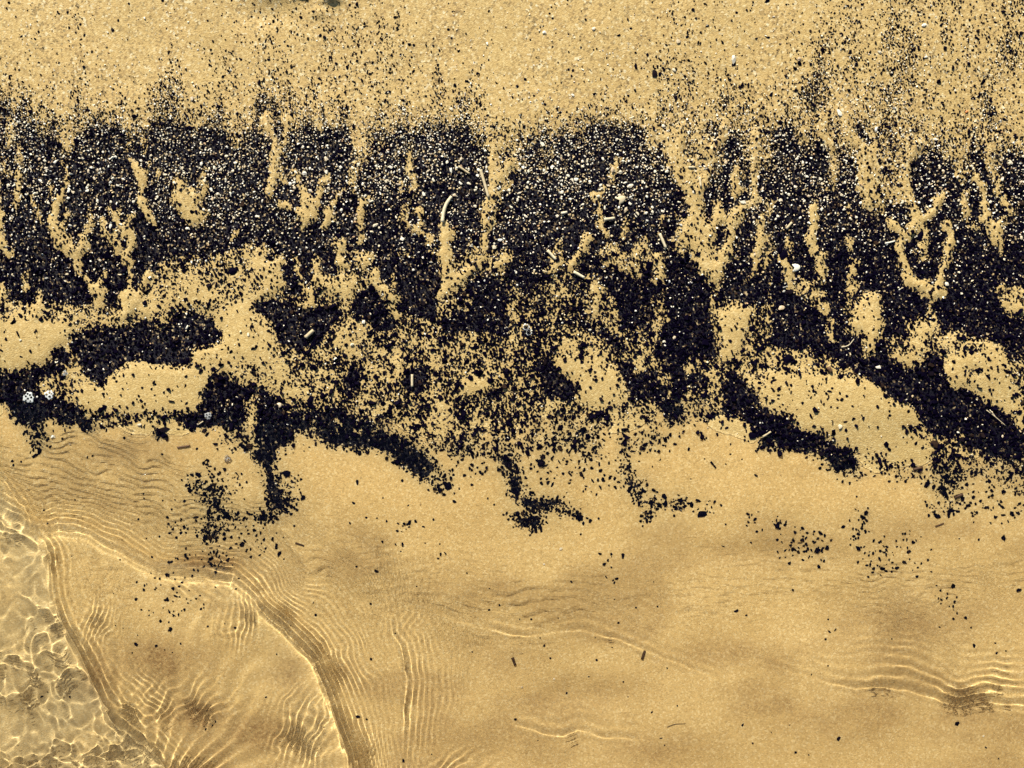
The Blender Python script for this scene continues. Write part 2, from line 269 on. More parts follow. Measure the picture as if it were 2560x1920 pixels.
poly('B2', .88, '950,1060 1060,1010 1220,1000 1300,900 1480,900 1540,1010 1660,1050 1600,1120 1450,1250 1400,1400 1260,1340 1020,1220', 2)
strk('B2', .3, '1300,1060,100', 0); strk('B2', .3, '1200,760,60 1090,900,80 1080,980,50', 0); strk('B2', .2, '1520,1200,60', 0); strk('B2', .3, '1520,900,40 1530,980,60', 0); strk('B2', .25, '1700,1030,100', 0)
poly('B2', .96, '1780,1080 2000,1040 2100,1180 2212,1280 2212,1540 2100,1520 2020,1400 1940,1290 1850,1330', 1); poly('B2', .2, '2000,1020 2100,1050 2212,1130 2212,1270 2100,1200 2050,1110', 1)
poly('B2', .56, '0,900 200,960 260,1200 700,1330 760,1500 740,1659 0,1659', 2); poly('B2', .2, '170,1260 300,1260 320,1400 250,1500 190,1420', 1); strk('B2', .88, '700,1600,90', 0); strk('B2', .8, '640,1480,100', 0)
poly('B2', .8, '520,1250 700,1330 760,1420 640,1460 470,1400', 2)
poly('B2', .06, '780,1500 900,1480 960,1400 1060,1430 1300,1480 1480,1500 1600,1460 1780,1400 1900,1300 1960,1310 2010,1440 2080,1520 2140,1659 750,1659', 1)
poly('B2', .45, '780,1330 1200,1260 1380,1420 1300,1500 1080,1450 960,1400 800,1420', 2); poly('B2', .88, '1280,1250 1500,1250 1480,1420 1360,1450', 2); poly('B2', .65, '1500,1200 1860,1290 1780,1400 1560,1430 1480,1380', 2); poly('B2', .45, '1230,1540 1330,1540 1340,1659 1230,1659', 1)
# tile B3
poly('B3', .92, '0,0 3900,0 3900,1659 1500,1659 1360,1480 1180,1300 860,1080 600,1060 300,1000 0,1000', 2)
strk('B3', .1, '140,30,110 160,140,90 180,250,60'); strk('B3', .1, '430,20,80 460,120,70 440,210,70 400,270,80'); poly('B3', .42, '220,200 460,230 460,420 300,370', 2); strk('B3', .3, '300,300,60 380,360,60 440,400,70 500,510,50', .4)
strk('B3', .25, '740,60,80 720,150,70 750,230,60 710,310,60 680,480,40', .5)
for s in ('1140,0,60 1140,30,60 1190,160,80 1280,260,110 1400,320,120 1410,390,60', '1560,20,50 1500,120,50 1480,220,60 1450,320,80'): strk('B3', .06, s)
strk('B3', .3, '1400,430,40 1400,500,30', .3); strk('B3', .15, '1340,30,70'); poly('B3', .06, '740,420 860,340 950,330 960,520 980,590 940,680 910,860 850,890 830,800 810,680 700,650 700,560', 1, 1)
poly('B3', .26, '1060,700 1150,760 1250,640 1180,560 1400,520 1470,600 1370,760 1370,880 1290,920 1230,980 1070,880', 2, .5); strk('B3', .1, '1100,860,60 1230,920,90', .4)
poly('B3', .15, '1990,360 2060,290 2900,270 2900,560 2100,520 2030,470', 1); strk('B3', .75, '2130,350,80', 0); strk('B3', .1, '1960,300,60 2020,260,30')
poly('B3', .12, '1480,780 1540,680 1640,680 1700,740 1880,740 2000,800 2090,900 2090,1050 2100,1120 2130,1230 2212,1330 2700,1500 2700,1700 2212,1520 2080,1400 2000,1330 1960,1270 1870,1270 1770,1180 1700,1080 1680,1140 1580,1150 1490,1060 1480,980 1560,900 1600,840', 1, .3)
strk('B3', .85, '1700,1000,40 1800,980,30', 0); poly('B3', .42, '1480,700 1980,800 1700,830 1480,900', 2); poly('B3', .52, '2090,900 2212,840 2900,840 2900,1320 2212,1320 2130,1200', 2)
strk('B3', .25, '540,590,60 540,680,50 570,740,50'); poly('B3', .52, '0,780 200,800 520,900 700,1020 720,1090 500,1040 300,1000 0,1020', 2)
poly('B3', .04, '0,1090 300,1030 500,1040 720,1100 830,1090 1000,1200 1170,1290 1250,1400 1340,1480 1360,1659 620,1659 430,1540 250,1470 170,1350 0,1320', 1); poly('B3', .14, '0,1070 500,1040 600,1200 300,1300 0,1320', 2)
poly('B3', .93, '0,1340 190,1360 250,1480 430,1560 600,1640 600,1659 0,1659', 1)
poly('B3', .93, '830,1080 980,940 1250,980 1480,1050 1580,1160 1700,1110 1780,1200 1880,1290 2000,1340 2100,1440 2212,1540 2900,1900 2900,2100 2212,1700 1600,1659 1480,1520 1340,1400 1180,1280 1000,1190', 1)
poly('B3', .55, '1340,1480 1500,1540 1640,1659 1360,1659', 2); poly('B3', .5, '1180,1450 1330,1450 1330,1560 1180,1540', 1)
# below the band
poly('M0', .88, '1620,1150 1870,1130 1870,1180 1810,1250 1780,1400 1830,1500 1860,1646 1700,1646 1710,1400 1640,1350 1610,1250', 1); poly('M0', .55, '1780,1400 1930,1430 1900,1600 1840,1646', 2); poly('M0', .6, '1390,1130 1620,1140 1600,1250 1450,1180', 2)
poly('M0', .5, '1170,1400 1240,1400 1330,1480 1430,1470 1540,1480 1560,1540 1440,1560 1440,1646 1260,1646 1250,1560 1190,1500', 2); poly('M0', .85, '1330,1520 1440,1560 1430,1646 1290,1646', 2); strk('M0', .5, '1320,1330,50', 0); strk('M0', .3, '1250,1390,60 1440,1400,60 1540,1430,60', 0)
poly('M0', .84, '1880,980 2212,960 2212,1200 2080,1180 1960,1130 1880,1090', 2)
poly('L0', .86, '1310,0 1450,0 1450,100 1420,200 1320,210 1290,130', 2); poly('L0', .3, '1020,60 1300,60 1300,150 1020,130', 2); poly('L0', .45, '1380,0 1560,0 1560,100 1400,100', 2); poly('L0', .88, '1620,0 1810,0 1720,60 1650,70', 1)
poly('L0', .2, '1480,100 1800,150 1800,280 1480,250', 3); poly('L0', .36, '1300,220 1460,220 1460,400 1300,400', 2); poly('L0', .12, '1060,270 1250,270 1250,400 1060,400', 3); poly('L0', .07, '900,400 1320,400 1320,760 900,760', 4)
poly('M1', .87, '0,1000 180,1010 300,1130 540,1250 620,1350 700,1450 620,1480 480,1440 370,1360 300,1280 100,1230 0,1200', 1); poly('M1', .3, '600,1400 760,1480 760,1560 560,1500', 3)
poly('M1', .62, '700,1000 1100,960 1300,1000 1640,1000 1680,1180 1500,1220 1200,1200 1180,1320 1040,1300 900,1280 760,1300 700,1180', 3); poly('M1', .36, '560,1020 720,1040 760,1300 1000,1440 860,1440 660,1240', 3)
poly('M1', .84, '1020,1280 1090,1260 1150,1320 1190,1450 1230,1540 1400,1560 1450,1600 1500,1646 1220,1646 1120,1600 1060,1500 1040,1420', 1)
poly('M1', .22, '1180,1230 1700,1200 1700,1330 1240,1340', 3); poly('M1', .5, '1500,1220 1690,1230 1680,1310 1520,1290', 2); poly('M1', .15, '1180,1330 1800,1340 1800,1480 1240,1480', 3)
poly('M1', .55, '1800,1250 1880,1350 1920,1450 2000,1520 2100,1580 2212,1600 2212,1646 1960,1646 1820,1500', 2); poly('M1', .88, '1820,1430 1940,1460 1940,1510 1840,1500', 1); poly('M1', .3, '1790,1100 2120,1140 2080,1240 1900,1330 1800,1260', 3)
poly('L1', .82, '1080,0 1560,0 1600,30 1540,60 1340,20 1300,130 1250,140 1130,100', 1); poly('L1', .72, '1940,0 2060,0 1980,70 1940,60', 1); poly('L1', .35, '380,40 470,40 470,130 380,130', 1); poly('L1', .14, '630,150 690,150 690,300 630,300', 1); poly('L1', .14, '1690,220 1800,220 1800,500 1700,500', 2)
poly('M2', .88, '380,780 480,870 560,960 620,1060 740,1090 900,1130 1060,1210 1160,1260 1170,1330 1120,1400 1000,1390 920,1300 780,1270 600,1230 520,1250 530,1150 420,1050 250,1000 300,850', 1)
poly('M2', .4, '900,1300 1000,1400 1200,1400 1200,1460 1000,1450', 2); poly('M2', .42, '1160,1270 1300,1260 1420,1340 1400,1410 1200,1400', 2); poly('M2', .45, '1340,1340 1560,1340 1560,1450 1380,1450', 2)
poly('M2', .86, '1580,1050 1800,1080 2000,1150 2212,1260 2800,1500 2800,1700 2212,1470 2100,1380 1900,1250 1700,1200 1600,1130', 1)
poly('M2', .46, '1560,1150 1700,1200 2100,1390 2212,1480 2700,1700 2700,1900 2212,1646 1760,1646 1640,1560 1600,1400 1620,1280', 2); poly('M2', .16, '1860,1400 2212,1540 2400,1646 1840,1646 1800,1500', 3); poly('M2', .78, '1620,1340 1760,1330 1760,1540 1680,1560', 2)
poly('M2', .5, '1560,1590 1720,1590 1720,1646 1560,1646', 1); poly('M2', .72, '-40,1560 60,1560 60,1646 -40,1646', 1); poly('M2', .25, '60,1580 240,1590 240,1646 60,1646', 2)
poly('L2', .24, '680,90 960,110 960,340 680,320', 3); poly('L2', .4, '150,-20 220,0 210,25 150,10', 1); poly('L2', .4, '400,0 520,0 520,60 400,60', 1); poly('L2', .3, '560,50 700,60 700,110 560,110', 1); poly('L2', .22, '1120,0 1210,0 1230,200 1120,200', 2)
poly('L2', .17, '1170,170 1560,170 1580,370 1180,370', 3); poly('L2', .42, '1590,0 1740,0 1740,40 1590,40', 1); poly('L2', .2, '1880,0 2300,0 2300,60 1880,50', 2); poly('L2', .12, '1620,470 1780,470 1900,760 1760,740', 3)
STK2 = fbm(PX+.12*PY, PY*.16, 70, 95, 2)+.6*fbm(PX+.12*PY, PY*.22, 28, 96, 2)
DENS = np.where(PY < 330, DENS*(1+(np.clip(.95+2.2*STK2, .4, 1.5)-1)*sstep(330, 270, PY)), DENS)
fade = sstep(190, 370, PY + 300*STREAK)
DENS = np.where((PY < 470) & (PX < 1640), DENS*(.30+.70*np.maximum(fade, sstep(380, 460, PY))), DENS)
DENS = np.clip(DENS, 0, 1)
NBIG = 0.66*fbm(PX, PY, 23, 3, 2) + 0.34*fbm(PX, PY, 62, 4, 2)
NST = fbm(PX, PY*.35, 30, 93, 2)
NBIG = cdf((NBIG-NBIG.mean())/NBIG.std()); NST = cdf((NST-NST.mean())/NST.std())
NBIG = NBIG + (NST-NBIG)*sstep(420, 300, PY)

def bil(A, px, py):
    u = np.clip((px-GX0)/CELL-0.5, 0, NXC-1.001); v = np.clip((py-GY0)/CELL-0.5, 0, NYC-1.001)
    i = u.astype(int); j = v.astype(int); f = u-i; g = v-j
    return (A[j, i]*(1-f)+A[j, i+1]*f)*(1-g) + (A[j+1, i]*(1-f)+A[j+1, i+1]*f)*g

# ------------------------------------------------------------------ heights of sand bed and water
BAND = sstep(180, 330, PY)*sstep(1050, 820, PY)
RB = blur(np.maximum(RILL, 0), 1)
DB = blur(DENS, 3)
REL = 0.0012*RB*BAND - 0.0016*DB*sstep(200, 400, PY) + 0.0008*sstep(.6, 0, DB)*BAND
MOUNDS = [(2130, 1010, 170, 110, .0050), (1930, 1385, 190, 34, -.0036), (1560, 950, 90, 110, .0022), (330, 1010, 170, 60, .0022), (70, 850, 120, 90, .003), (2420, 930, 110, 90, .003),
          (2000, 1250, 220, 50, .0010), (1480, 1745, 130, 40, -.0036), (620, 900, 70, 120, .0015), (1060, 1250, 200, 70, .0010), (2190, 840, 45, 70, .002)]
def bed_extra(px, py):
    yw = np.interp(px, [-300, 0, 300, 640, 900, 1250, 1600, 1750, 2100, 2300, 2560, 2800], [1040, 1060, 1062, 1055, 1085, 1100, 1075, 1040, 1150, 1160, 1200, 1250])
    z = np.interp(py + (1090-yw)*np.exp(-((py-1090)/300)**2), [-20000, -700, 0, 960, 1090, 1250, 1500, 1920, 2600, 20000], [.35, .022, .0105, .0026, -.0002, -.0038, -.0115, -.021, -.032, -.5])
    edge = 1-.85*sstep(900, 1010, py)*sstep(1420, 1300, py)
    z = z + edge*(0.0040*fbm(px, py, 420, 21, 2) + 0.0012*fbm(px, py, 130, 22, 3) + 0.00035*fbm(px, py, 26, 23, 2))
    z = z + .0085*fbm(px, py*1.4, 300, 26, 2)*sstep(1230, 1450, py)
    z = z + (.0020*fbm(px, py, 300, 24, 2)+.0010*fbm(px, py, 90, 25, 2))*(1-edge)
    for x, y, rx, ry, h in MOUNDS: z = z + h*np.exp(-((px-x)/rx)**2-((py-y)/ry)**2)
    # crumbled lump at the top edge: short ridges throwing shadow towards the viewer
    for x, y, rx, ry, h in ((757, -14, 24, 12, .0060), (832, 7, 24, 11, .0060), (690, -24, 60, 30, .007), (905, -26, 40, 20, .004), (800, 40, 26, 14, .002)):
        z = z + h*np.exp(-((px-x)/rx)**2-((py-y)/ry)**2)
    z = z - .002*np.exp(-((px-660)/80)**2-((py-45)/30)**2)
    return z
def bed(px, py):
    z = bed_extra(px, py)
    inside = (px > GX0) & (px < GX1) & (py > GY0) & (py < GY1)
    return U*(z + np.where(inside, bil(REL, px, py), 0))

def sdist(X, Y, P):
    """signed distance to an open polyline (positive on its left, walking along it in plan), and arclength parameter"""
    best = np.full(X.shape, 1e9); sg = np.ones(X.shape); sl = np.zeros(X.shape); acc = 0.0
    n = len(P)-1
    for k in range(n):
        (x1, y1), (x2, y2) = P[k], P[k+1]
        dx, dy = x2-x1, y2-y1; L2 = dx*dx+dy*dy; L = math.sqrt(L2)
        t = ((X-x1)*dx+(Y-y1)*dy)/L2
        lo = -3.0 if k == 0 else 0.0; hi = 4.0 if k == n-1 else 1.0
        t = np.clip(t, lo, hi)
        ex = X-x1-t*dx; ey = Y-y1-t*dy; d = np.hypot(ex, ey); m = d < best
        best = np.where(m, d, best); sg = np.where(m, np.sign(dx*(Y-y1)-dy*(X-x1)), sg); sl = np.where(m, acc+t*L, sl)
        acc += L
    return -best*sg, sl, acc
FRONT_A = [(40, 1300), (90, 1330), (122, 1336), (144, 1328), (183, 1334), (222, 1344), (253, 1360), (295, 1383), (342, 1410), (389, 1432), (447, 1438), (505, 1443), (575, 1449), (614, 1482), (653, 1529), (700, 1564), (747, 1607), (781, 1649), (797, 1700), (820, 1747), (840, 1817), (860, 1875), (871, 1920), (890, 2010)]
FRONT_B = [(-60, 1130), (0, 1200), (58, 1280), (89, 1338), (120, 1377), (132, 1455), (136, 1498), (155, 1552), (175, 1591), (225, 1700), (264, 1778), (311, 1816), (358, 1855), (408, 1918), (460, 1990)]
FRONT_C = [(1933, 1669), (2011, 1690), (2093, 1712), (2147, 1722), (2205, 1716), (2275, 1722), (2322, 1736), (2361, 1750), (2402, 1758), (2443, 1752), (2484, 1749), (2560, 1759), (2640, 1770)]
FRONT_D = [(950, 1420), (962, 1500), (978, 1583), (1000, 1615), (1009, 1650), (1010, 1700), (1004, 1760), (1000, 1830)]
FRONT_E = [(1190, 1572), (1265, 1592), (1320, 1597), (1370, 1588), (1450, 1580), (1550, 1600), (1640, 1640), (1720, 1670)]
FRONT_H = [(1310, 1815), (1350, 1828), (1400, 1836), (1440, 1822), (1500, 1840), (1560, 1848)]
MM = 0.001
def water_z(px, py):
    px = px+8; py = py+24
    z = np.zeros(px.shape)
    wob = 9*fbm(px, py, 60, 31, 2)
    def train(P, tongue, wtong, amp, lam, decay, win, side=1, ph=0.0, back=0.0, wmul=1.0):
        xs = [a[0] for a in P]; ys = [a[1] for a in P]; R = 260
        m = (px > min(xs)-R) & (px < max(xs)+R) & (py > min(ys)-R) & (py < max(ys)+R)
        X = px[m]; Y = py[m]
        d, s, L = sdist(X, Y, P); d = side*d + wmul*wob[m]
        u = np.clip(s/L, -1, 2)
        wv = np.interp(u, [a[0] for a in win], [a[1] for a in win])
        lamv = lam*(1+0.5*fbm(X, Y, 120, 33, 2))
        d = d + 5*fbm(X, Y, 34, 35, 2)
        A = amp*wv*(0.05+1.1*lattice(X, Y, 70, 34)+1.3*lattice(X, Y, 25, 36)*lattice(X, Y, 46, 37)*2)
        r = np.where(d > 0, np.exp(-d/decay), np.exp(d/(0.35*lam)))*np.cos(2*np.pi*d/lamv + ph)
        out = np.zeros(px.shape)
        out[m] = A*r
        if tongue:
            d0, s0, L0 = sdist(px, py, P); d0 = side*d0 + wmul*wob
            stp = tongue/(1+np.exp(np.clip(d0/wtong, -40, 40)))
            if back: stp = stp*np.exp(np.minimum(d0, 0)/back)*np.interp(np.clip(s0/L0, -1, 2), [a[0] for a in win], [min(1, a[1]) for a in win])
            out = out + stp
        return out
    z = z + train(FRONT_A, 5.4*MM, 7.0, .17*MM, 12.5, 62, [(-.1, .1), (.03, .8), (.14, 1), (.3, .5), (.42, .5), (.52, 1.1), (.75, 1.25), (1, 1.1), (1.1, 1)], 1, .9)
    z = z + train(FRONT_B, 4.6*MM, 8.0, .2*MM, 16, 26, [(0, 1), (1, 1)], 1, .6, wmul=1.6)
    z = z + train(FRONT_C, 1.5*MM, 9.0, .16*MM, 23, 60, [(-.3, 0), (0, .05), (.25, .35), (.42, 1), (.75, 1.2), (1, .9), (1.2, .8)], 1, .8, 90)
    z = z + train(FRONT_D, .3*MM, 6, .13*MM, 16, 55, [(-.2, .1), (0, .25), (.35, .8), (.5, 1.1), (.8, 1), (1, .5), (1.3, 0)], 1, .7, 50)
    z = z + train(FRONT_E, .3*MM, 9, .09*MM, 24, 34, [(-.25, 0), (0, .5), (.2, 1.2), (.4, .9), (.7, .6), (1, .5), (1.2, 0)], 1, .7, 50)
    z = z + train(FRONT_H, .3*MM, 9, .10*MM, 26, 30, [(-.2, 0), (.1, .8), (.5, 1), (1, .6), (1.2, 0)], 1, .7, 50)
    # fine wrinkles ahead of the surge on the left
    wG = sstep(1010, 1110, py)*sstep(1400, 1260, py)*sstep(560, 300, px)*(.4+1.1*lattice(px, py, 90, 41))
    z = z + .07*MM*wG*np.sin(2*np.pi*(py*0.93 - px*0.30 + 50*fbm(px, py, 80, 42, 2))/17.0)*(.2+1.5*lattice(px, py, 30, 58))
    # inside the tongue: fan of streaks and small cells
    dA, sA, LA = sdist(px, py, FRONT_A); dB, sB, LB = sdist(px, py, FRONT_B)
    ins = sstep(4, -26, dA)*sstep(-4, 20, dB)
    ang = np.arctan2(py-2050, px-330)
    z = z + ins*.13*MM*np.sin(ang*48 + 8*fbm(px, py, 150, 43, 2))*(.3+1.3*lattice(px, py, 120, 44))
    for cx, cy, rx, ry, lam, th, am in ((600, 1545, 60, 55, 15, 1.50, .20), (240, 1555, 40, 70, 13, 1.35, .18), (735, 1820, 70, 75, 17, 1.15, .20), (440, 1745, 110, 55, 20, .75, .22), (510, 1470, 80, 35, 22, 2.5, .2), (330, 1740, 80, 60, 16, 2.4, .16), (1120, 1905, 90, 30, 22, .7, .16), (1000, 1560, 60, 40, 16, 1.2, .12)):
        g = np.exp(-((px-cx)/rx)**2-((py-cy)/ry)**2)
        q = px*math.sin(th)+py*math.cos(th) + 44*fbm(px, py, 62, 45, 2)
        q2 = px*math.cos(th)-py*math.sin(th) + 40*fbm(px, py, 55, 46, 2)
        z = z + g*am*.55*MM*(np.sin(2*np.pi*q/lam) + .6*np.sin(2*np.pi*q2/(lam*1.9)))*(.3+1.2*lattice(px, py, 48, 53))
    # churned shallow water behind the diagonal front
    tur = sstep(4, -24, dB)
    tx = px + 30*fbm(px, py, 60, 56, 2); ty = py + 30*fbm(px, py, 60, 57, 2)
    z = z + tur*(3.0*MM*fbm(tx*.8+ty*.5, ty*.8-tx*.5, 90, 47, 2, .5) + 2.3*MM*fbm(tx*.7-ty*.6, ty*.7+tx*.6, 33, 48, 2, .42)*(.35+1.2*lattice(px, py, 130, 55)))
    # faint wrinkling everywhere
    z = z + 1.0*MM*fbm(px, py, 120, 49, 2, .35)*sstep(1180, 1550, py) + .05*MM*fbm(px*.5, py*1.5, 30, 50, 2)*sstep(1200, 1500, py)*lattice(px, py, 200, 54)
    z = z + .22*MM*fbm(px*.45+py*.12, py*1.2, 60, 51, 2, .3)*sstep(1640, 1800, py)*sstep(.35, .7, lattice(px, py, 150, 52))
    return U*z

# ------------------------------------------------------------------ mesh helpers
def mesh_np(name, co, loops, starts, smooth=True):
    m = bpy.data.meshes.new(name)
    m.vertices.add(len(co)); m.vertices.foreach_set('co', np.ascontiguousarray(co, dtype=np.float32).ravel())
    m.loops.add(len(loops)); m.loops.foreach_set('vertex_index', np.ascontiguousarray(loops, dtype=np.int32))
    m.polygons.add(len(starts)); m.polygons.foreach_set('loop_start', np.ascontiguousarray(starts, dtype=np.int32))
    m.update(calc_edges=True)
    m.polygons.foreach_set('use_smooth', np.full(len(starts), smooth, dtype=bool))
    m.update()
    return m
def sheet(name, gx, gy, zf):
    X, Y = np.meshgrid(gx, gy); Z = zf(X, Y)
    co = np.stack([wx(X), wy(Y), Z], -1).reshape(-1, 3)
    nx, ny = len(gx), len(gy)
    i = np.arange(ny-1)[:, None]*nx + np.arange(nx-1)[None]
    q = np.stack([i+nx, i+nx+1, i+1, i], -1).reshape(-1)
    m = mesh_np(name, co, q, np.arange(len(q)//4)*4)
    return m, X, Y, Z
def grow(a, step, lim, f=1.22):
    out = []; s = step
    while abs(a) < lim:
        s *= f; a += s; out.append(a)
    return out
def gridline(lo, hi, step, lim_lo, lim_hi):
    core = np.arange(lo, hi+step*.5, step)
    up = grow(hi, step, lim_hi); dn = grow(-lo, step, -lim_lo)
    return np.concatenate([-np.array(dn[::-1]), core, up]) if len(dn) else np.concatenate([core, up])
def setattr_f(m, name, arr):
    a = m.attributes.new(name, 'FLOAT', 'POINT'); a.data.foreach_set('value', np.ascontiguousarray(arr, dtype=np.float32).ravel())
def link(name, m, mat=None, parent=None, **props):
    o = bpy.data.objects.new(name, m); COL.objects.link(o)
    if mat and len(m.materials) == 0: m.materials.append(mat)
    if parent: o.parent = parent
    for k, v in props.items(): o[k] = v
    return o

# ------------------------------------------------------------------ materials
def mat(name):
    m = bpy.data.materials.new(name); m.use_nodes = True
    return m, m.node_tree, m.node_tree.nodes['Principled BSDF']
def ramp(nt, stops, interp='LINEAR'):
    r = nt.nodes.new('ShaderNodeValToRGB'); r.color_ramp.interpolation = interp
    while len(r.color_ramp.elements) < len(stops): r.color_ramp.elements.new(.5)
    for e, (p, c) in zip(r.color_ramp.elements, stops): e.position = p; e.color = (*c, 1)
    return r
def node(nt, t, **kw):
    n = nt.nodes.new(t)
    for k, v in kw.items():
        if k.startswith('i_'): n.inputs[k[2:]].default_value = v
        else: setattr(n, k, v)
    return n
def mth(nt, op, a, b=None, clamp=False):
    n = nt.nodes.new('ShaderNodeMath'); n.operation = op; n.use_clamp = clamp
    for i, v in enumerate((a, b)):
        if v is None: continue
        if isinstance(v, (int, float)): n.inputs[i].default_value = v
        else: nt.links.new(v, n.inputs[i])
    return n.outputs[0]
def mixc(nt, f, a, b, blend='MIX'):
    n = nt.nodes.new('ShaderNodeMix'); n.data_type = 'RGBA'; n.blend_type = blend
    for sock, v in ((n.inputs[0], f), (n.inputs[6], a), (n.inputs[7], b)):
        if isinstance(v, (int, float)): sock.default_value = v
        elif isinstance(v, tuple): sock.default_value = (*v, 1)
        else: nt.links.new(v, sock)
    return n.outputs[2]

def sand_material():
    m, nt, b = mat('wet_sand'); L = nt.links.new
    tc = node(nt, 'ShaderNodeTexCoord')
    mp = node(nt, 'ShaderNodeMapping'); mp.inputs['Scale'].default_value = (100, 100, 100); L(tc.outputs['Object'], mp.inputs[0])
    P = mp.outputs[0]
    at = lambda n: node(nt, 'ShaderNodeAttribute', attribute_name=n).outputs['Fac']
    grit, wet, coarse, silt, stain_shade = at('grit'), at('wet'), at('coarse'), at('silt'), at('stain_shade')
    v1 = node(nt, 'ShaderNodeTexVoronoi', feature='F1'); v1.inputs['Scale'].default_value = .62; L(P, v1.inputs['Vector'])
    v2 = node(nt, 'ShaderNodeTexVoronoi', feature='F1'); v2.inputs['Scale'].default_value = .48; L(P, v2.inputs['Vector'])
    n1 = node(nt, 'ShaderNodeTexNoise'); n1.inputs['Scale'].default_value = .012; n1.inputs['Detail'].default_value = 4; L(P, n1.inputs['Vector'])
    n2 = node(nt, 'ShaderNodeTexNoise'); n2.inputs['Scale'].default_value = .11; n2.inputs['Detail'].default_value = 5; n2.inputs['Roughness'].default_value = .7; L(P, n2.inputs['Vector'])
    sep = node(nt, 'ShaderNodeSeparateColor'); L(v1.outputs['Color'], sep.inputs[0])
    sep2 = node(nt, 'ShaderNodeSeparateColor'); L(v2.outputs['Color'], sep2.inputs[0])
    base = ramp(nt, [(.22, (.54, .375, .145)), (.5, (.65, .465, .195)), (.78, (.74, .54, .245))]); L(n1.outputs[0], base.inputs[0])
    base2 = mixc(nt, .30, base.outputs[0], ramp_out(nt, n2.outputs[0], [(.3, (.50, .335, .13)), (.7, (.80, .60, .295))]))
    fine = ramp(nt, [(0, (.36, .235, .095)), (.12, (.50, .34, .145)), (.30, (.61, .43, .185)), (.78, (.74, .54, .25)), (.96, (.96, .80, .48))]); L(sep.outputs[0], fine.inputs[0])
    c1 = mixc(nt, mth(nt, 'ADD', mth(nt, 'MULTIPLY', coarse, .30), .42), base2, fine.outputs[0])
    spk = ramp(nt, [(0, (.04, .025, .02)), (.05, (.13, .08, .04)), (.11, (.33, .205, .09)), (.22, (.52, .35, .15)), (.34, (.68, .475, .21)), (.86, (.82, .64, .36)), (.94, (1.0, .92, .72))], 'CONSTANT'); L(sep2.outputs[1], spk.inputs[0])
    c2 = mixc(nt, mth(nt, 'MULTIPLY', coarse, .58), c1, spk.outputs[0])
    c2b = mixc(nt, mth(nt, 'MULTIPLY', stain_shade, mth(nt, 'ADD', .55, mth(nt, 'MULTIPLY', sep2.outputs[0], .6)), True), c2, (.30, .185, .075))
    c3 = mixc(nt, silt, c2b, (.38, .32, .195))
    # damp sand above the water's edge is darker than the sand seen through the film
    hs = mixc(nt, wet, mixc(nt, 1.0, c3, (.715, .70, .635), 'MULTIPLY'), c3)
    # black silt packed between the fragments, with pale grains showing
    pep = ramp(nt, [(0, (.0014, .0008, .0060)), (.70, (.0026, .0016, .0075)), (.80, (.04, .03, .018)), (.90, (.16, .11, .055)), (.965, (.42, .32, .17))], 'CONSTANT'); L(sep2.outputs[2], pep.inputs[0])
    gmask = mth(nt, 'GREATER_THAN', mth(nt, 'ADD', grit, mth(nt, 'MULTIPLY', mth(nt, 'SUBTRACT', sep.outputs[1], .5), .5)), .62)
    col = mixc(nt, gmask, mixc(nt, 1.0, hs, (.985, 1.0, .955), 'MULTIPLY'), pep.outputs[0])
    L(col, b.inputs['Base Color'])
    b.inputs['Roughness'].default_value = .62; b.inputs['Specular IOR Level'].default_value = .22
    bm = node(nt, 'ShaderNodeBump'); bm.inputs['Strength'].default_value = .8; bm.inputs['Distance'].default_value = .008
    hn = node(nt, 'ShaderNodeTexNoise'); hn.inputs['Scale'].default_value = .8; hn.inputs['Detail'].default_value = 3; L(P, hn.inputs['Vector'])
    L(hn.outputs[0], bm.inputs['Height']); L(bm.outputs[0], b.inputs['Normal'])
    return m
def ramp_out(nt, sock, stops):
    r = ramp(nt, stops); nt.links.new(sock, r.inputs[0]); return r.outputs[0]

def speck_material(name, stops, rough=.5, spec=.3, scale=.35):
    m, nt, b = mat(name); L = nt.links.new
    geo = node(nt, 'ShaderNodeNewGeometry'); oi = node(nt, 'ShaderNodeObjectInfo')
    r = ramp(nt, stops)
    L(mth(nt, 'FRACT', mth(nt, 'ADD', geo.outputs['Random Per Island'], oi.outputs['Random'])), r.inputs[0])
    tc = node(nt, 'ShaderNodeTexCoord'); mp = node(nt, 'ShaderNodeMapping'); mp.inputs['Scale'].default_value = (100, 100, 100); L(tc.outputs['Object'], mp.inputs[0])
    n = node(nt, 'ShaderNodeTexNoise'); n.inputs['Scale'].default_value = scale; L(mp.outputs[0], n.inputs['Vector'])
    L(mixc(nt, .5, r.outputs[0], ramp_out(nt, n.outputs[0], [(.3, (.55, .55, .55)), (.7, (1, 1, 1))]), 'MULTIPLY'), b.inputs['Base Color'])
    b.inputs['Roughness'].default_value = rough; b.inputs['Specular IOR Level'].default_value = spec
    return m
M_SAND = sand_material()
M_BLACK = speck_material('black_fragment', [(0, (.0014, .0008, .0060)), (.86, (.0026, .0014, .0085)), (.96, (.012, .008, .010)), (1, (.04, .023, .014))], .7, .02)
M_SHELL = speck_material('pale_shell', [(0, (.55, .44, .28)), (.3, (.74, .66, .48)), (.75, (.88, .84, .70)), (1, (.60, .44, .26))], .4, .4)
M_GRAIN = speck_material('pale_grain', [(0, (.34, .24, .11)), (.25, (.66, .50, .27)), (.5, (.88, .78, .55)), (.85, (.97, .93, .80)), (1, (.5, .3, .14))], .5, .3)
M_STRAW = speck_material('bleached_stem', [(0, (.52, .42, .25)), (1, (.74, .65, .44))], .6, .2)
M_TWIG = speck_material('brown_twig', [(0, (.06, .032, .018)), (1, (.15, .085, .045))], .6, .2)
M_ORANGE = speck_material('orange_grain', [(0, (.72, .24, .05)), (1, (.8, .3, .08))], .5, .3)
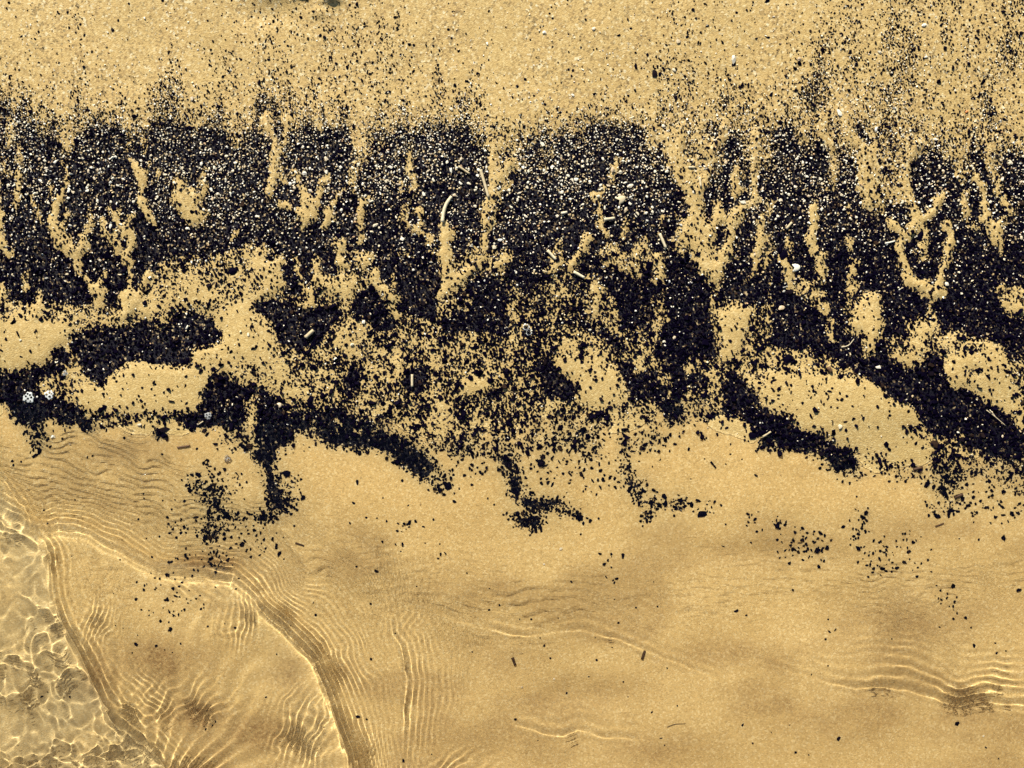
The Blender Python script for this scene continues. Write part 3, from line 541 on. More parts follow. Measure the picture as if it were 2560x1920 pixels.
M_FOAM = speck_material('white_foam', [(0, (.55, .58, .56)), (1, (.72, .74, .72))], .5, .4)
def glass(name, col, rough=0.0, ior=1.33):
    m, nt, b = mat(name)
    b.inputs['Base Color'].default_value = (*col, 1); b.inputs['Roughness'].default_value = rough
    b.inputs['Transmission Weight'].default_value = 1.0; b.inputs['IOR'].default_value = ior
    return m
M_WATER = glass('shallow_water', (.99, 1.0, .99))
def film(name, body=0.0, col=(1, 1, 1)):
    m = bpy.data.materials.new(name); m.use_nodes = True; nt = m.node_tree; nt.nodes.remove(nt.nodes['Principled BSDF'])
    t = nt.nodes.new('ShaderNodeBsdfTransparent'); g = nt.nodes.new('ShaderNodeBsdfGlossy'); g.inputs['Roughness'].default_value = .05
    lw = nt.nodes.new('ShaderNodeLayerWeight'); lw.inputs[0].default_value = .25; mx = nt.nodes.new('ShaderNodeMixShader')
    nt.links.new(mth(nt, 'MULTIPLY', lw.outputs['Facing'], .5), mx.inputs[0]); nt.links.new(t.outputs[0], mx.inputs[1]); nt.links.new(g.outputs[0], mx.inputs[2])
    out = mx.outputs[0]
    if body:
        df = nt.nodes.new('ShaderNodeBsdfDiffuse'); df.inputs[0].default_value = (*col, 1); m2 = nt.nodes.new('ShaderNodeMixShader'); m2.inputs[0].default_value = body
        nt.links.new(out, m2.inputs[1]); nt.links.new(df.outputs[0], m2.inputs[2]); out = m2.outputs[0]
    nt.links.new(out, nt.nodes['Material Output'].inputs[0])
    return m
M_BUBBLE = film('bubble_film')

# ------------------------------------------------------------------ the sand and the water
gx = gridline(-260, 2820, 4.4, -20000, 20000)
gy = np.concatenate([-np.array(grow(200, 4.4, 20000)[::-1]), np.arange(-200, 1150, 4.4), np.arange(1150, 2020, 6.5), np.array(grow(2020, 6.5, 20000))])
sm, SX, SY, SZ = sheet('sand', gx, gy, bed)
inside = (SX > GX0) & (SX < GX1) & (SY > GY0) & (SY < GY1)
dg = np.where(inside, bil(DENS, SX, SY), 0); ng = bil(NBIG, SX, SY)
setattr_f(sm, 'grit', np.where(inside, np.maximum(sstep(.10, .3, dg)*(.40+.16*dg), np.maximum(sstep(-.12, .25, dg - (.25+.60*ng))*sstep(.62, .86, dg), sstep(.84, .93, dg))), 0)*sstep(2300, 1900, SY)*(.55+.45*sstep(250, 380, SY)))
WZ = water_z(np.clip(SX, -900, 3400), np.clip(SY, 700, 2600))
setattr_f(sm, 'wet', sstep(.0015, .004, WZ - SZ)*(SY > 1000))
setattr_f(sm, 'coarse', np.clip(.08 + (.55 + 1.3*fbm(SX+.12*SY, SY*.3, 90, 61, 3))*sstep(560, 300, SY) + .15*sstep(1000, 500, SY), 0, 1))
dBs, _, _ = sdist(np.clip(SX, -900, 3400), np.clip(SY, 0, 2600), FRONT_B)
setattr_f(sm, 'silt', .36*sstep(0, -30, dBs)*(.5+.9*np.clip(fbm(SX, SY, 110, 62, 2)+.35, 0, 1)))
st = np.zeros(SX.shape)  # brown mineral patches, plus the shading of some hollows put into the sand colour
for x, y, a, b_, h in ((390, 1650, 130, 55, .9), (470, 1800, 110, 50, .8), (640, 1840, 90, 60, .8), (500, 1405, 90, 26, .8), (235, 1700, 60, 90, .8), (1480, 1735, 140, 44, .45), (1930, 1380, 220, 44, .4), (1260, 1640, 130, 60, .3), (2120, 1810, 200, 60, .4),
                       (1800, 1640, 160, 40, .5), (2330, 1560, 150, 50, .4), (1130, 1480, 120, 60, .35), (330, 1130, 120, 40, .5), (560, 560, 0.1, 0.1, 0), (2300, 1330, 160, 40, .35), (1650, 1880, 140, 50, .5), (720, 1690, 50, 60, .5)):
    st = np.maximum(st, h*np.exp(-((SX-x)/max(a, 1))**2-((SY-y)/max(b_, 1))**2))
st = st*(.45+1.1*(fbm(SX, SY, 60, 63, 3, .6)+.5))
setattr_f(sm, 'stain_shade', np.clip(st + .42*sstep(.0, .24, fbm(SX, SY*1.6, 240, 64, 3))*sstep(1050, 1350, SY) + .16*sstep(1450, 1900, SY)*sstep(2600, 1900, SY), 0, 1))
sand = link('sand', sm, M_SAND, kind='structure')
sand.cycles.is_caustics_receiver = True

wgx = np.concatenate([-np.array(grow(260, 4, 20000)[::-1]), np.arange(-260, 900, 2.4), np.arange(900, 1900, 3.7), np.arange(1900, 2600, 2.9), np.array([2600]), np.array(grow(2600, 4, 20000))])
wgy = np.concatenate([np.arange(985, 1280, 3.0), np.arange(1280, 1990, 2.6), np.array(grow(1990, 3, 20000))])
def water_surface(X, Y):
    z = water_z(np.clip(X, -900, 3400), np.clip(Y, 700, 2600)); b = bed(X, Y)
    d = z-b                                   # the film ends in a small rounded edge
    return np.where(d < FILM, b-.010, z)
FILM = .003
wm, WX, WY, _ = sheet('shallow_water', wgx, wgy, water_surface)
water = link('water', wm, M_WATER, kind='structure')
water.cycles.is_caustics_caster = True

# ------------------------------------------------------------------ grains
def chip_variants(n, nv, seed, closed=False):
    r = np.random.default_rng(seed); out = []
    for k in range(nv):
        a = np.sort((np.arange(n)+r.uniform(-.32, .32, n))/n*2*np.pi)
        rad = r.uniform(.72, 1.15, n)
        ring = np.stack([np.cos(a)*rad, np.sin(a)*rad], -1)
        bot = np.concatenate([ring, np.full((n, 1), -.55)], 1)
        top = np.concatenate([ring*r.uniform(.45, .8, (n, 1)), r.uniform(.35, .6, (n, 1))], 1)
        out.append(np.concatenate([bot, top]))
    return np.array(out)
def chips(name, px, py, sx, sy, sz, rot, z0, mat_, nv=24, n=6, seed=1, tilt=.35):
    N = len(px); V = chip_variants(n, nv, seed)
    v = V[RNG.integers(0, nv, N)].copy()
    v[..., 0] *= sx[:, None]; v[..., 1] *= sy[:, None]; v[..., 2] *= sz[:, None]
    t1 = RNG.normal(0, tilt, N)[:, None]; t2 = RNG.normal(0, tilt, N)[:, None]
    v[..., 2] += v[..., 0]*np.tan(np.clip(t1, -.7, .7)) + v[..., 1]*np.tan(np.clip(t2, -.7, .7))
    c = np.cos(rot)[:, None]; s = np.sin(rot)[:, None]
    x = v[..., 0]*c - v[..., 1]*s; y = v[..., 0]*s + v[..., 1]*c
    co = np.stack([x+wx(px)[:, None], y+wy(py)[:, None], v[..., 2]+z0[:, None]], -1).reshape(-1, 3)
    f = []; st = []; o = 0
    for k in range(n):
        f += [k, (k+1) % n, n+(k+1) % n, n+k]; st.append(o); o += 4
    f += [n+k for k in range(n)]; st.append(o); o += n
    f = np.array(f); st = np.array(st)
    loops = (f[None]+(np.arange(N)*2*n)[:, None]).ravel(); starts = (st[None]+(np.arange(N)*len(f))[:, None]).ravel()
    m = mesh_np(name, co, loops, starts, False)
    return m

def jitter_grid(x0, x1, y0, y1, step):
    a = np.arange(x0, x1, step); b = np.arange(y0, y1, step)
    X, Y = np.meshgrid(a, b)
    X = X + RNG.uniform(-.5, .5, X.shape)*step; Y = Y + RNG.uniform(-.5, .5, Y.shape)*step
    return X.ravel(), Y.ravel()
def thresh(px, py, d):
    u = RNG.random(len(px)); n = bil(NBIG, px, py); n2 = lattice(px, py, 15, 71)
    al = np.clip((d-.12)/.3, 0, 1)*(.55+.45*sstep(260, 460, py))
    z = al*(.50*(n-.5)/.29 + .42*(n2-.5)/.21 + .56*(u-.5)/.29)/.86 + (1-al)*(u-.5)/.29*1.0
    return np.where(al < .02, u, cdf(z*1.0))

LIMX0, LIMX1, LIMY0, LIMY1 = -260, 2820, -200, 1990
bx, by, bs = [], [], []
for (y0, y1, step, size) in ((LIMY0, 330, 4.8, 4.9), (330, 470, 4.9, 5.5), (470, 640, 5.2, 6.1), (640, 840, 5.6, 6.9), (840, 1040, 6.2, 7.8), (1040, LIMY1, 6.8, 8.4)):
    X, Y = jitter_grid(LIMX0, LIMX1, y0, y1, step)
    d = bil(DENS, X, Y)
    keep = d*1.04+.16*sstep(.78, .93, d) > thresh(X, Y, d)
    # thin out the buried middle of the solid patches: the packed silt is black there already
    core = (bil(blur(DENS, 2), X, Y) > .93) & (RNG.random(len(X)) < .28)
    keep &= ~core
    X, Y = X[keep], Y[keep]
    bx.append(X); by.append(Y); bs.append(np.full(len(X), size)*np.exp(RNG.normal(0, .34, len(X))))
bx = np.concatenate(bx); by = np.concatenate(by); bs = np.concatenate(bs)
# single fragments that catch the eye, placed one by one: x, y, length, width, turn
SINGLES = []
def sg(tile, s):
    ox, oy, k = TILES[tile]
    for q in s.split():
        v = [float(c) for c in q.split(',')]
        SINGLES.append((ox+v[0]/k, oy+v[1]/k, v[2], v[3], math.radians(v[4])))
sg('L2', '635,183,10,9,0 1290,200,9,8,0 1540,423,10,9,30 1215,350,11,7,0 1055,98,16,10,20 1915,873,9,13,0 2065,923,9,7,30 440,678,8,6,0 765,1575,10,8,20 485,1515,7,6,0 955,833,8,8,0 980,785,12,6,-35 1018,772,11,5,60 972,705,7,5,-30 820,170,14,6,60 800,160,10,6,0 690,255,12,6,50 812,262,10,9,0 930,240,20,7,45 938,155,8,12,0 870,130,8,8,0 785,205,16,4,0 1225,425,10,7,-20 1780,698,10,7,-30 1690,752,8,5,-20 1668,482,7,5,0 1740,535,5,10,10 1698,600,6,6,0 1930,180,7,9,0 2075,75,7,7,0 1605,25,8,12,0 500,130,9,9,0 487,50,16,9,40 298,83,7,6,0 465,203,8,6,-40 748,135,9,12,40 1155,170,8,10,0 1105,215,7,6,0 2125,910,6,6,0 2055,858,8,5,0 608,1445,6,3,-45 725,1395,7,3,10 970,1005,5,5,0 1475,235,6,10,0 1400,190,6,10,0 1320,265,9,6,-40 535,118,6,9,0 850,1590,5,5,0 2085,1615,6,5,-40 1545,365,8,6,0')
sg('L1', '1315,873,8,10,-20 1655,970,8,7,0 1830,1113,6,6,0 815,400,5,7,0 1025,608,6,9,10 1230,700,8,6,-10 1910,627,6,7,0 1797,727,9,7,30 1605,1080,5,5,0 400,215,7,17,10 1355,957,8,7,-30 365,125,10,8,0 535,98,11,6,-20 298,62,6,8,20 235,42,7,5,0 165,38,9,6,0 430,82,6,9,20 388,258,6,5,0 100,358,8,6,30 60,75,6,9,20 1550,147,7,7,0 1665,45,8,8,0 1050,20,8,8,0 848,915,5,6,0 1860,1213,4,5,0 1755,888,5,4,0 1155,700,4,5,0 1772,573,4,5,0 640,210,5,7,0 545,203,6,4,0 490,485,5,5,0 583,1592,7,4,-60 190,965,8,9,0 1128,1360,10,8,0 1275,1500,5,3,0 2075,1478,12,4,8 2097,1525,5,5,0 2015,1310,8,6,40 1405,693,5,4,0 960,500,5,4,0')
sg('L0', '990,873,9,10,0 1325,745,8,7,0 1148,857,6,8,20 918,478,6,8,0 985,430,8,6,0 945,640,5,5,0 1100,680,5,5,0 833,918,5,5,0 1282,632,10,7,30 1197,595,6,6,0 1140,485,8,7,30 1125,525,6,6,0 1022,475,7,5,30 985,505,6,6,30 1520,440,8,6,0 1505,505,6,5,0 1510,210,10,7,0 1885,92,8,7,0 450,287,5,3,50 720,530,5,3,0 965,297,8,9,0 930,175,5,5,0 298,83,7,5,0 770,187,5,4,0 880,50,6,8,-40 2020,675,9,10,0 2005,595,5,5,0 1235,385,9,7,-30 1590,145,9,8,0 730,738,4,4,0 778,755,4,4,0 1435,725,5,4,0 1095,915,4,5,0 1365,1370,5,9,0 1345,1395,5,7,10 1105,400,6,4,30 1275,545,7,5,0 1375,490,8,5,0')
sg('M2', '1058,900,9,9,0 945,905,5,13,10 897,935,6,13,15 655,955,8,6,-10 627,918,8,6,-20 632,855,13,12,0 780,945,11,8,50 1000,922,12,5,-35 967,850,9,7,0 1112,1045,6,6,0 1050,1345,4,4,0 900,1365,11,10,0 915,1340,10,8,0 857,1312,7,6,0 880,1000,8,7,0 960,970,7,8,0 1000,975,9,6,-10 1035,1345,4,6,10 325,1275,7,6,0 400,1308,5,5,0 170,1170,6,9,20 325,1210,5,7,0 300,1105,14,7,20 335,1060,8,8,0 440,1190,6,7,0 160,1305,5,5,0 72,1435,5,4,0 1480,1110,12,6,-35 1540,1150,14,7,-35 1430,1165,6,6,0 1200,1240,5,6,0 1340,962,7,4,0 505,850,12,9,-20 600,800,20,7,12 720,1020,9,12,-20 1735,725,7,9,-20 1970,765,7,5,-20 2020,250,16,14,0 2165,265,10,14,0 2080,280,9,10,0 2000,860,8,7,20 1800,720,5,5,0 1138,1548,6,8,20 1150,1640,5,5,0')
sg('M0', '398,1175,9,8,20 797,1170,9,8,0 845,1148,6,5,0 75,1320,10,8,0 80,1345,8,9,0 130,1323,7,7,0 1180,1578,9,11,-40 1097,1632,7,8,0 1583,1455,7,10,0 1375,728,16,14,0 917,1530,6,6,0 920,1560,6,5,0 1040,1275,8,7,0 1265,1240,9,8,40 1040,1575,7,6,0 430,510,6,5,0 130,500,4,11,15 45,490,5,9,-20 1005,825,8,7,-30 885,920,6,6,0 1010,1155,6,6,0 1120,1570,5,5,0 475,1570,5,5,0 265,572,5,4,0 400,495,5,4,0 350,1240,5,4,0')
sg('M1', '847,1472,10,9,0 275,1557,4,8,0 437,1605,5,8,-40 785,1310,13,9,35 800,1412,11,11,0 730,1408,9,8,0 950,1560,6,8,0 990,1600,7,6,0 1380,1430,7,6,0 1435,1400,10,10,0 1280,1215,18,8,0 1565,1515,6,8,0 1580,1500,6,8,0 1650,1535,7,10,-30 1675,1490,6,18,25 1480,1460,6,6,0 1455,1340,10,6,0 1700,1410,8,9,0 1735,1430,9,12,0 1860,1240,10,7,0 1825,1160,7,7,0 2120,1255,6,8,0 1990,1245,4,6,0 110,1455,9,18,0 400,1445,9,10,-30 85,1590,12,7,-40 735,1580,14,9,-40 2010,1355,5,7,0 2160,1600,6,6,0 1555,800,5,7,-20 1640,775,12,8,0 1580,740,8,6,0 1610,770,6,6,0')
sg('T1', '1140,570,10,10,0 1545,325,7,8,0 1485,505,7,7,0 1420,548,5,6,0 912,432,6,6,0 1365,140,8,7,0 1345,110,7,6,0 1460,22,7,9,0 1358,70,6,6,0 1222,275,5,8,0 700,208,9,8,0 1625,340,6,6,0 1315,685,9,8,0 1465,465,8,8,0 1495,470,8,9,0 2015,490,20,24,10 1968,370,9,9,0 1365,320,6,6,0 1540,280,5,5,0 1465,240,5,6,0 1385,235,5,5,0 1400,420,5,6,0 1190,525,10,10,40 1245,630,7,8,0 950,755,10,8,0 1060,890,9,12,0 1345,110,6,6,0 1305,190,5,5,0 1110,640,6,10,30 730,600,8,12,20')
sg('T2', '350,102,9,7,20 707,150,7,6,0 822,222,8,12,10 1220,127,8,5,-20 1295,18,7,9,-30 1725,222,10,9,0 1745,72,7,8,0 865,315,7,3,0 672,298,5,6,0 1290,115,6,6,0 610,340,4,4,0 335,430,14,11,10')  # last one: shadow under the plump white pebble, built as a black fragment
sg('T0', '783,152,7,8,0 745,212,11,12,40 850,45,7,7,0 395,95,6,6,0 877,540,5,5,0 968,588,8,7,-30 565,245,7,10,-20 540,175,8,8,0 755,435,5,4,0 1065,25,9,9,40 1440,118,6,5,0 1518,160,7,6,0 90,965,14,14,0 220,375,5,6,0')
SINGLES = [s for s in SINGLES if -10 < s[0] < 2570 and -10 < s[1] < 1930]
SP = np.array([(s[0], s[1]) for s in SINGLES])

# the largest scattered ones in view also become things of their own
order = np.argsort(-bs*((bx > 8) & (bx < 2552) & (by > 8) & (by < 1912) & (bil(blur(DENS, 2), bx, by) < .55)))
NOWN = max(0, 300 - len(SINGLES)); own = order[:NOWN]
rest = np.ones(len(bx), bool); rest[own] = False
for (x, y, a, b_, _) in SINGLES:
    rest &= ~((np.abs(bx-x) < a*.5) & (np.abs(by-y) < b_*.5))
rx, ry, rs = bx[rest], by[rest], bs[rest]
asp = np.exp(np.abs(RNG.normal(0, .42, len(rx))))
sx = rs*np.sqrt(asp)*.50*K; sy = rs/np.sqrt(asp)*.50*K; sz = np.minimum(sx, sy)*RNG.uniform(.5, .95, len(rx))
rot = RNG.normal(math.radians(100), .9, len(rx))
zz = bed(rx, ry) + sz*.30 + RNG.uniform(0, .005, len(rx))*bil(DENS, rx, ry)
gm = chips('black_fragments', rx, ry, sx, sy, sz, rot, zz, M_BLACK, n=5)
go = link('black_debris', gm, M_BLACK, kind='stuff', label='dense scatter of tiny black fragments washed up in bands on the sand', category='debris')
go.cycles.is_caustics_receiver = True

# pale shell grit in and above the black band
X, Y = jitter_grid(LIMX0, LIMX1, -150, 1300, 5.2)
d = bil(DENS, X, Y)
wy_ = np.interp(Y, [-150, 0, 200, 270, 330, 430, 560, 640, 760, 900, 1300], [.11, .13, .36, .58, .56, .44, .27, .13, .07, .04, .006])
cl = lattice(X, Y, 60, 81)*.9+.55
keep = RNG.random(len(X)) < wy_*cl*(.16+.84*sstep(.1, .55, d))
X, Y = X[keep], Y[keep]
ws = np.interp(Y, [0, 260, 340, 420, 600, 900], [3.2, 3.3, 3.7, 4.1, 3.9, 3.6])*np.minimum(1.9, np.exp(RNG.normal(0, .36, len(X))))
asp = np.exp(np.abs(RNG.normal(0, .38, len(X))))
sx = ws*np.sqrt(asp)*.5*K; sy = ws/np.sqrt(asp)*.5*K; sz = np.minimum(sx, sy)*.6
zz = bed(X, Y) + np.where(bil(DENS, X, Y) > .5, .011, .002) + sz*.3 + RNG.uniform(-.004, .006, len(X))
# the 230 largest of these in view are things of their own
okv = (X > 8) & (X < 2552) & (Y > 8) & (Y < 1912)
wown = np.argsort(-ws*okv)[:200]
wrest = np.ones(len(X), bool); wrest[wown] = False
sel = wrest
pm = chips('shell_grit', X[sel], Y[sel], sx[sel], sy[sel], sz[sel], RNG.uniform(0, 6.28, sel.sum()), zz[sel], M_GRAIN, n=5, seed=2)
po = link('shell_grit', pm, M_GRAIN, kind='stuff', label='fine pale shell grit mixed through the black band', category='shell grit')
po.cycles.is_caustics_receiver = True
WOWN = [(X[i], Y[i], ws[i]*math.sqrt(asp[i]), ws[i]/math.sqrt(asp[i])) for i in wown]

# ---- single pieces as objects
def lump_mesh(name, seed, flat=.5, rough=.22, ang=0.0):
    import bmesh
    bm = bmesh.new(); bmesh.ops.create_icosphere(bm, subdivisions=2 if ang else 1, radius=.5)
    r = random.Random(seed); off = Vector((r.random()*9, r.random()*9, r.random()*9))
    from mathutils import noise
    for v in bm.verts:
        n = noise.noise(v.co*2.3+off)
        v.co *= 1+rough*2*n
        if ang: v.co.x += ang*.5*(v.co.y**2)
        v.co.z *= flat
        v.co.z = max(v.co.z, -.28*flat)
    m = bpy.data.meshes.new(name); bm.to_mesh(m); bm.free()
    return m
BL = [lump_mesh('black_fragment', 100+k, random.Random(k).uniform(.45, .75)) for k in range(14)]
WL = [lump_mesh('shell_fragment', 300+k, random.Random(k).uniform(.3, .5), .5) for k in range(14)]
for m in BL: m.materials.append(M_BLACK)
for m in WL: m.materials.append(M_SHELL)
def ground(px, py): return float(bed(np.array([px]), np.array([py]))[0])
def dens(px, py): return float(bil(blur_dens, np.array([px]), np.array([py]))[0])
blur_dens = blur(DENS, 4)
def put(name, me, px, py, l, w, rot, label, cat, group=None, lift=0.0, zs=None):
    o = bpy.data.objects.new(name, me); COL.objects.link(o)
    s = (l*K, w*K, (zs if zs else min(l, w))*K)
    o.scale = s; o.rotation_euler = (0, 0, rot)
    o.location = (wx(px), wy(py), ground(px, py)+s[2]*.12+lift*U)
    o['label'] = label; o['category'] = cat
    if group: o['group'] = group
    o.cycles.is_caustics_receiver = True
    return o
MARKS = [(1116, 525, 'the curved pale stalk'), (1212, 462, 'the long straight straw'), (776, 835, 'the stubby thick cream stem'), (1031, 951, 'the upright cream straw'), (73, 994, 'the larger foam cluster'), (1830, 153, 'the plump white pebble'),
         (2092, 287, 'the angular white splinter'), (470, 510, 'the shield-shaped sand patch'), (185, 600, 'the long left sand finger'), (330, 590, 'the small sand fork'), (365, 480, 'the wishbone sand finger'), (775, 510, 'the broad sand fork'),
         (1240, 560, 'the Y of sand'), (1735, 560, 'the sand tree'), (2180, 440, 'the teardrop of sand'), (2330, 700, 'the V of sand'), (2165, 800, 'the blocky sand patch'), (2097, 1066, 'the drop-shaped white pebble'), (1608, 1645, 'the brown pod'),
         (1285, 1660, 'the dark seed husk'), (757, 1362, 'the brown twig in the shallows'), (680, 1150, 'the thick black leg'), (540, 1230, 'the ragged black leg'), (1340, 1290, 'the hooked black tail'), (1960, 1040, 'the left diagonal black streak'),
         (2440, 1060, 'the right diagonal black streak'), (2400, 1760, 'the dark curved ripple'), (2342, 1313, 'the thin brown twig'), (760, 20, 'the crumbled sand lump'), (1565, 480, 'the brownish shell valve'), (1318, 825, 'the thin bubble rings'), (2409, 284, 'the orange grain'),
         (2519, 410, 'the long white shell'), (1952, 770, 'the cream oval shell'), (882, 861, 'the round white pebble'), (400, 840, 'the big left black patch'), (1420, 85, 'the two white chips on clean sand'), (780, 1640, 'the curved surge edge'), (1000, 1660, 'the upright ripple'),
         (1305, 1590, 'the short level ripple'), (1560, 1073, 'the short black stick'), (2190, 1345, 'the lower right scatter'), (120, 1500, 'the churned water corner'), (1431, 244, 'the flat white sliver'), (300, 170, 'the clean top left sand'), (2250, 1640, 'the fine right-hand ripples')]
RANK = ['closest'] + [w + ' closest' for w in 'second third fourth fifth sixth seventh eighth ninth tenth eleventh twelfth thirteenth fourteenth fifteenth sixteenth seventeenth eighteenth nineteenth twentieth twenty-first twenty-second twenty-third twenty-fourth twenty-fifth'.split()]
def single_out(items, noun):
    """each piece by the nearest landmark, the side it lies on and its rank there"""
    book = {}
    for i, it in enumerate(items):
        x, y = it[0], it[1]
        d, mx, my, nm = min((math.hypot(x-a, y-b), a, b, n) for a, b, n in MARKS)
        side = ('right of' if x > mx else 'left of') if abs(x-mx) > abs(y-my) else ('below' if y > my else 'above')
        book.setdefault((nm, side), []).append((d, i))
    lab = {}
    for (nm, side), v in book.items():
        for r, (d, i) in enumerate(sorted(v)):
            lab[i] = '%s %s %s%s' % (noun(items[i]), side, nm, '' if len(v) == 1 else ', ' + (RANK[r] if r < len(RANK) else 'farthest'))
    return lab
def bnoun(it):
    l, w = it[2], it[3]
    return 'black sliver' if max(l, w)/min(l, w) > 1.9 else ('coarse black fragment' if l*w > 110 else 'black fragment')
BITEMS = [(x, y, l*.9, w*.9, a) for x, y, l, w, a in SINGLES]
for i in own:
    q = random.uniform(1.0, 1.5); BITEMS.append((bx[i], by[i], bs[i]*q, bs[i]/q, random.uniform(0, 3.1)))
lab = single_out(BITEMS, bnoun)
for k, (x, y, l, w, a) in enumerate(BITEMS):
    put('black_fragment', BL[k % 14], x, y, l, w, a, lab[k], 'fragment', 'single black fragments', 0, min(l, w)*.55)
lab = single_out(WOWN, lambda it: 'pale shell chip')
for k, (x, y, l, w) in enumerate(WOWN):
    put('shell_chip', WL[k % 14], x, y, l, w, random.uniform(0, 3.1), lab[k], 'shell chip', 'single pale shell chips', .0012 if dens(x, y) > .5 else 0)
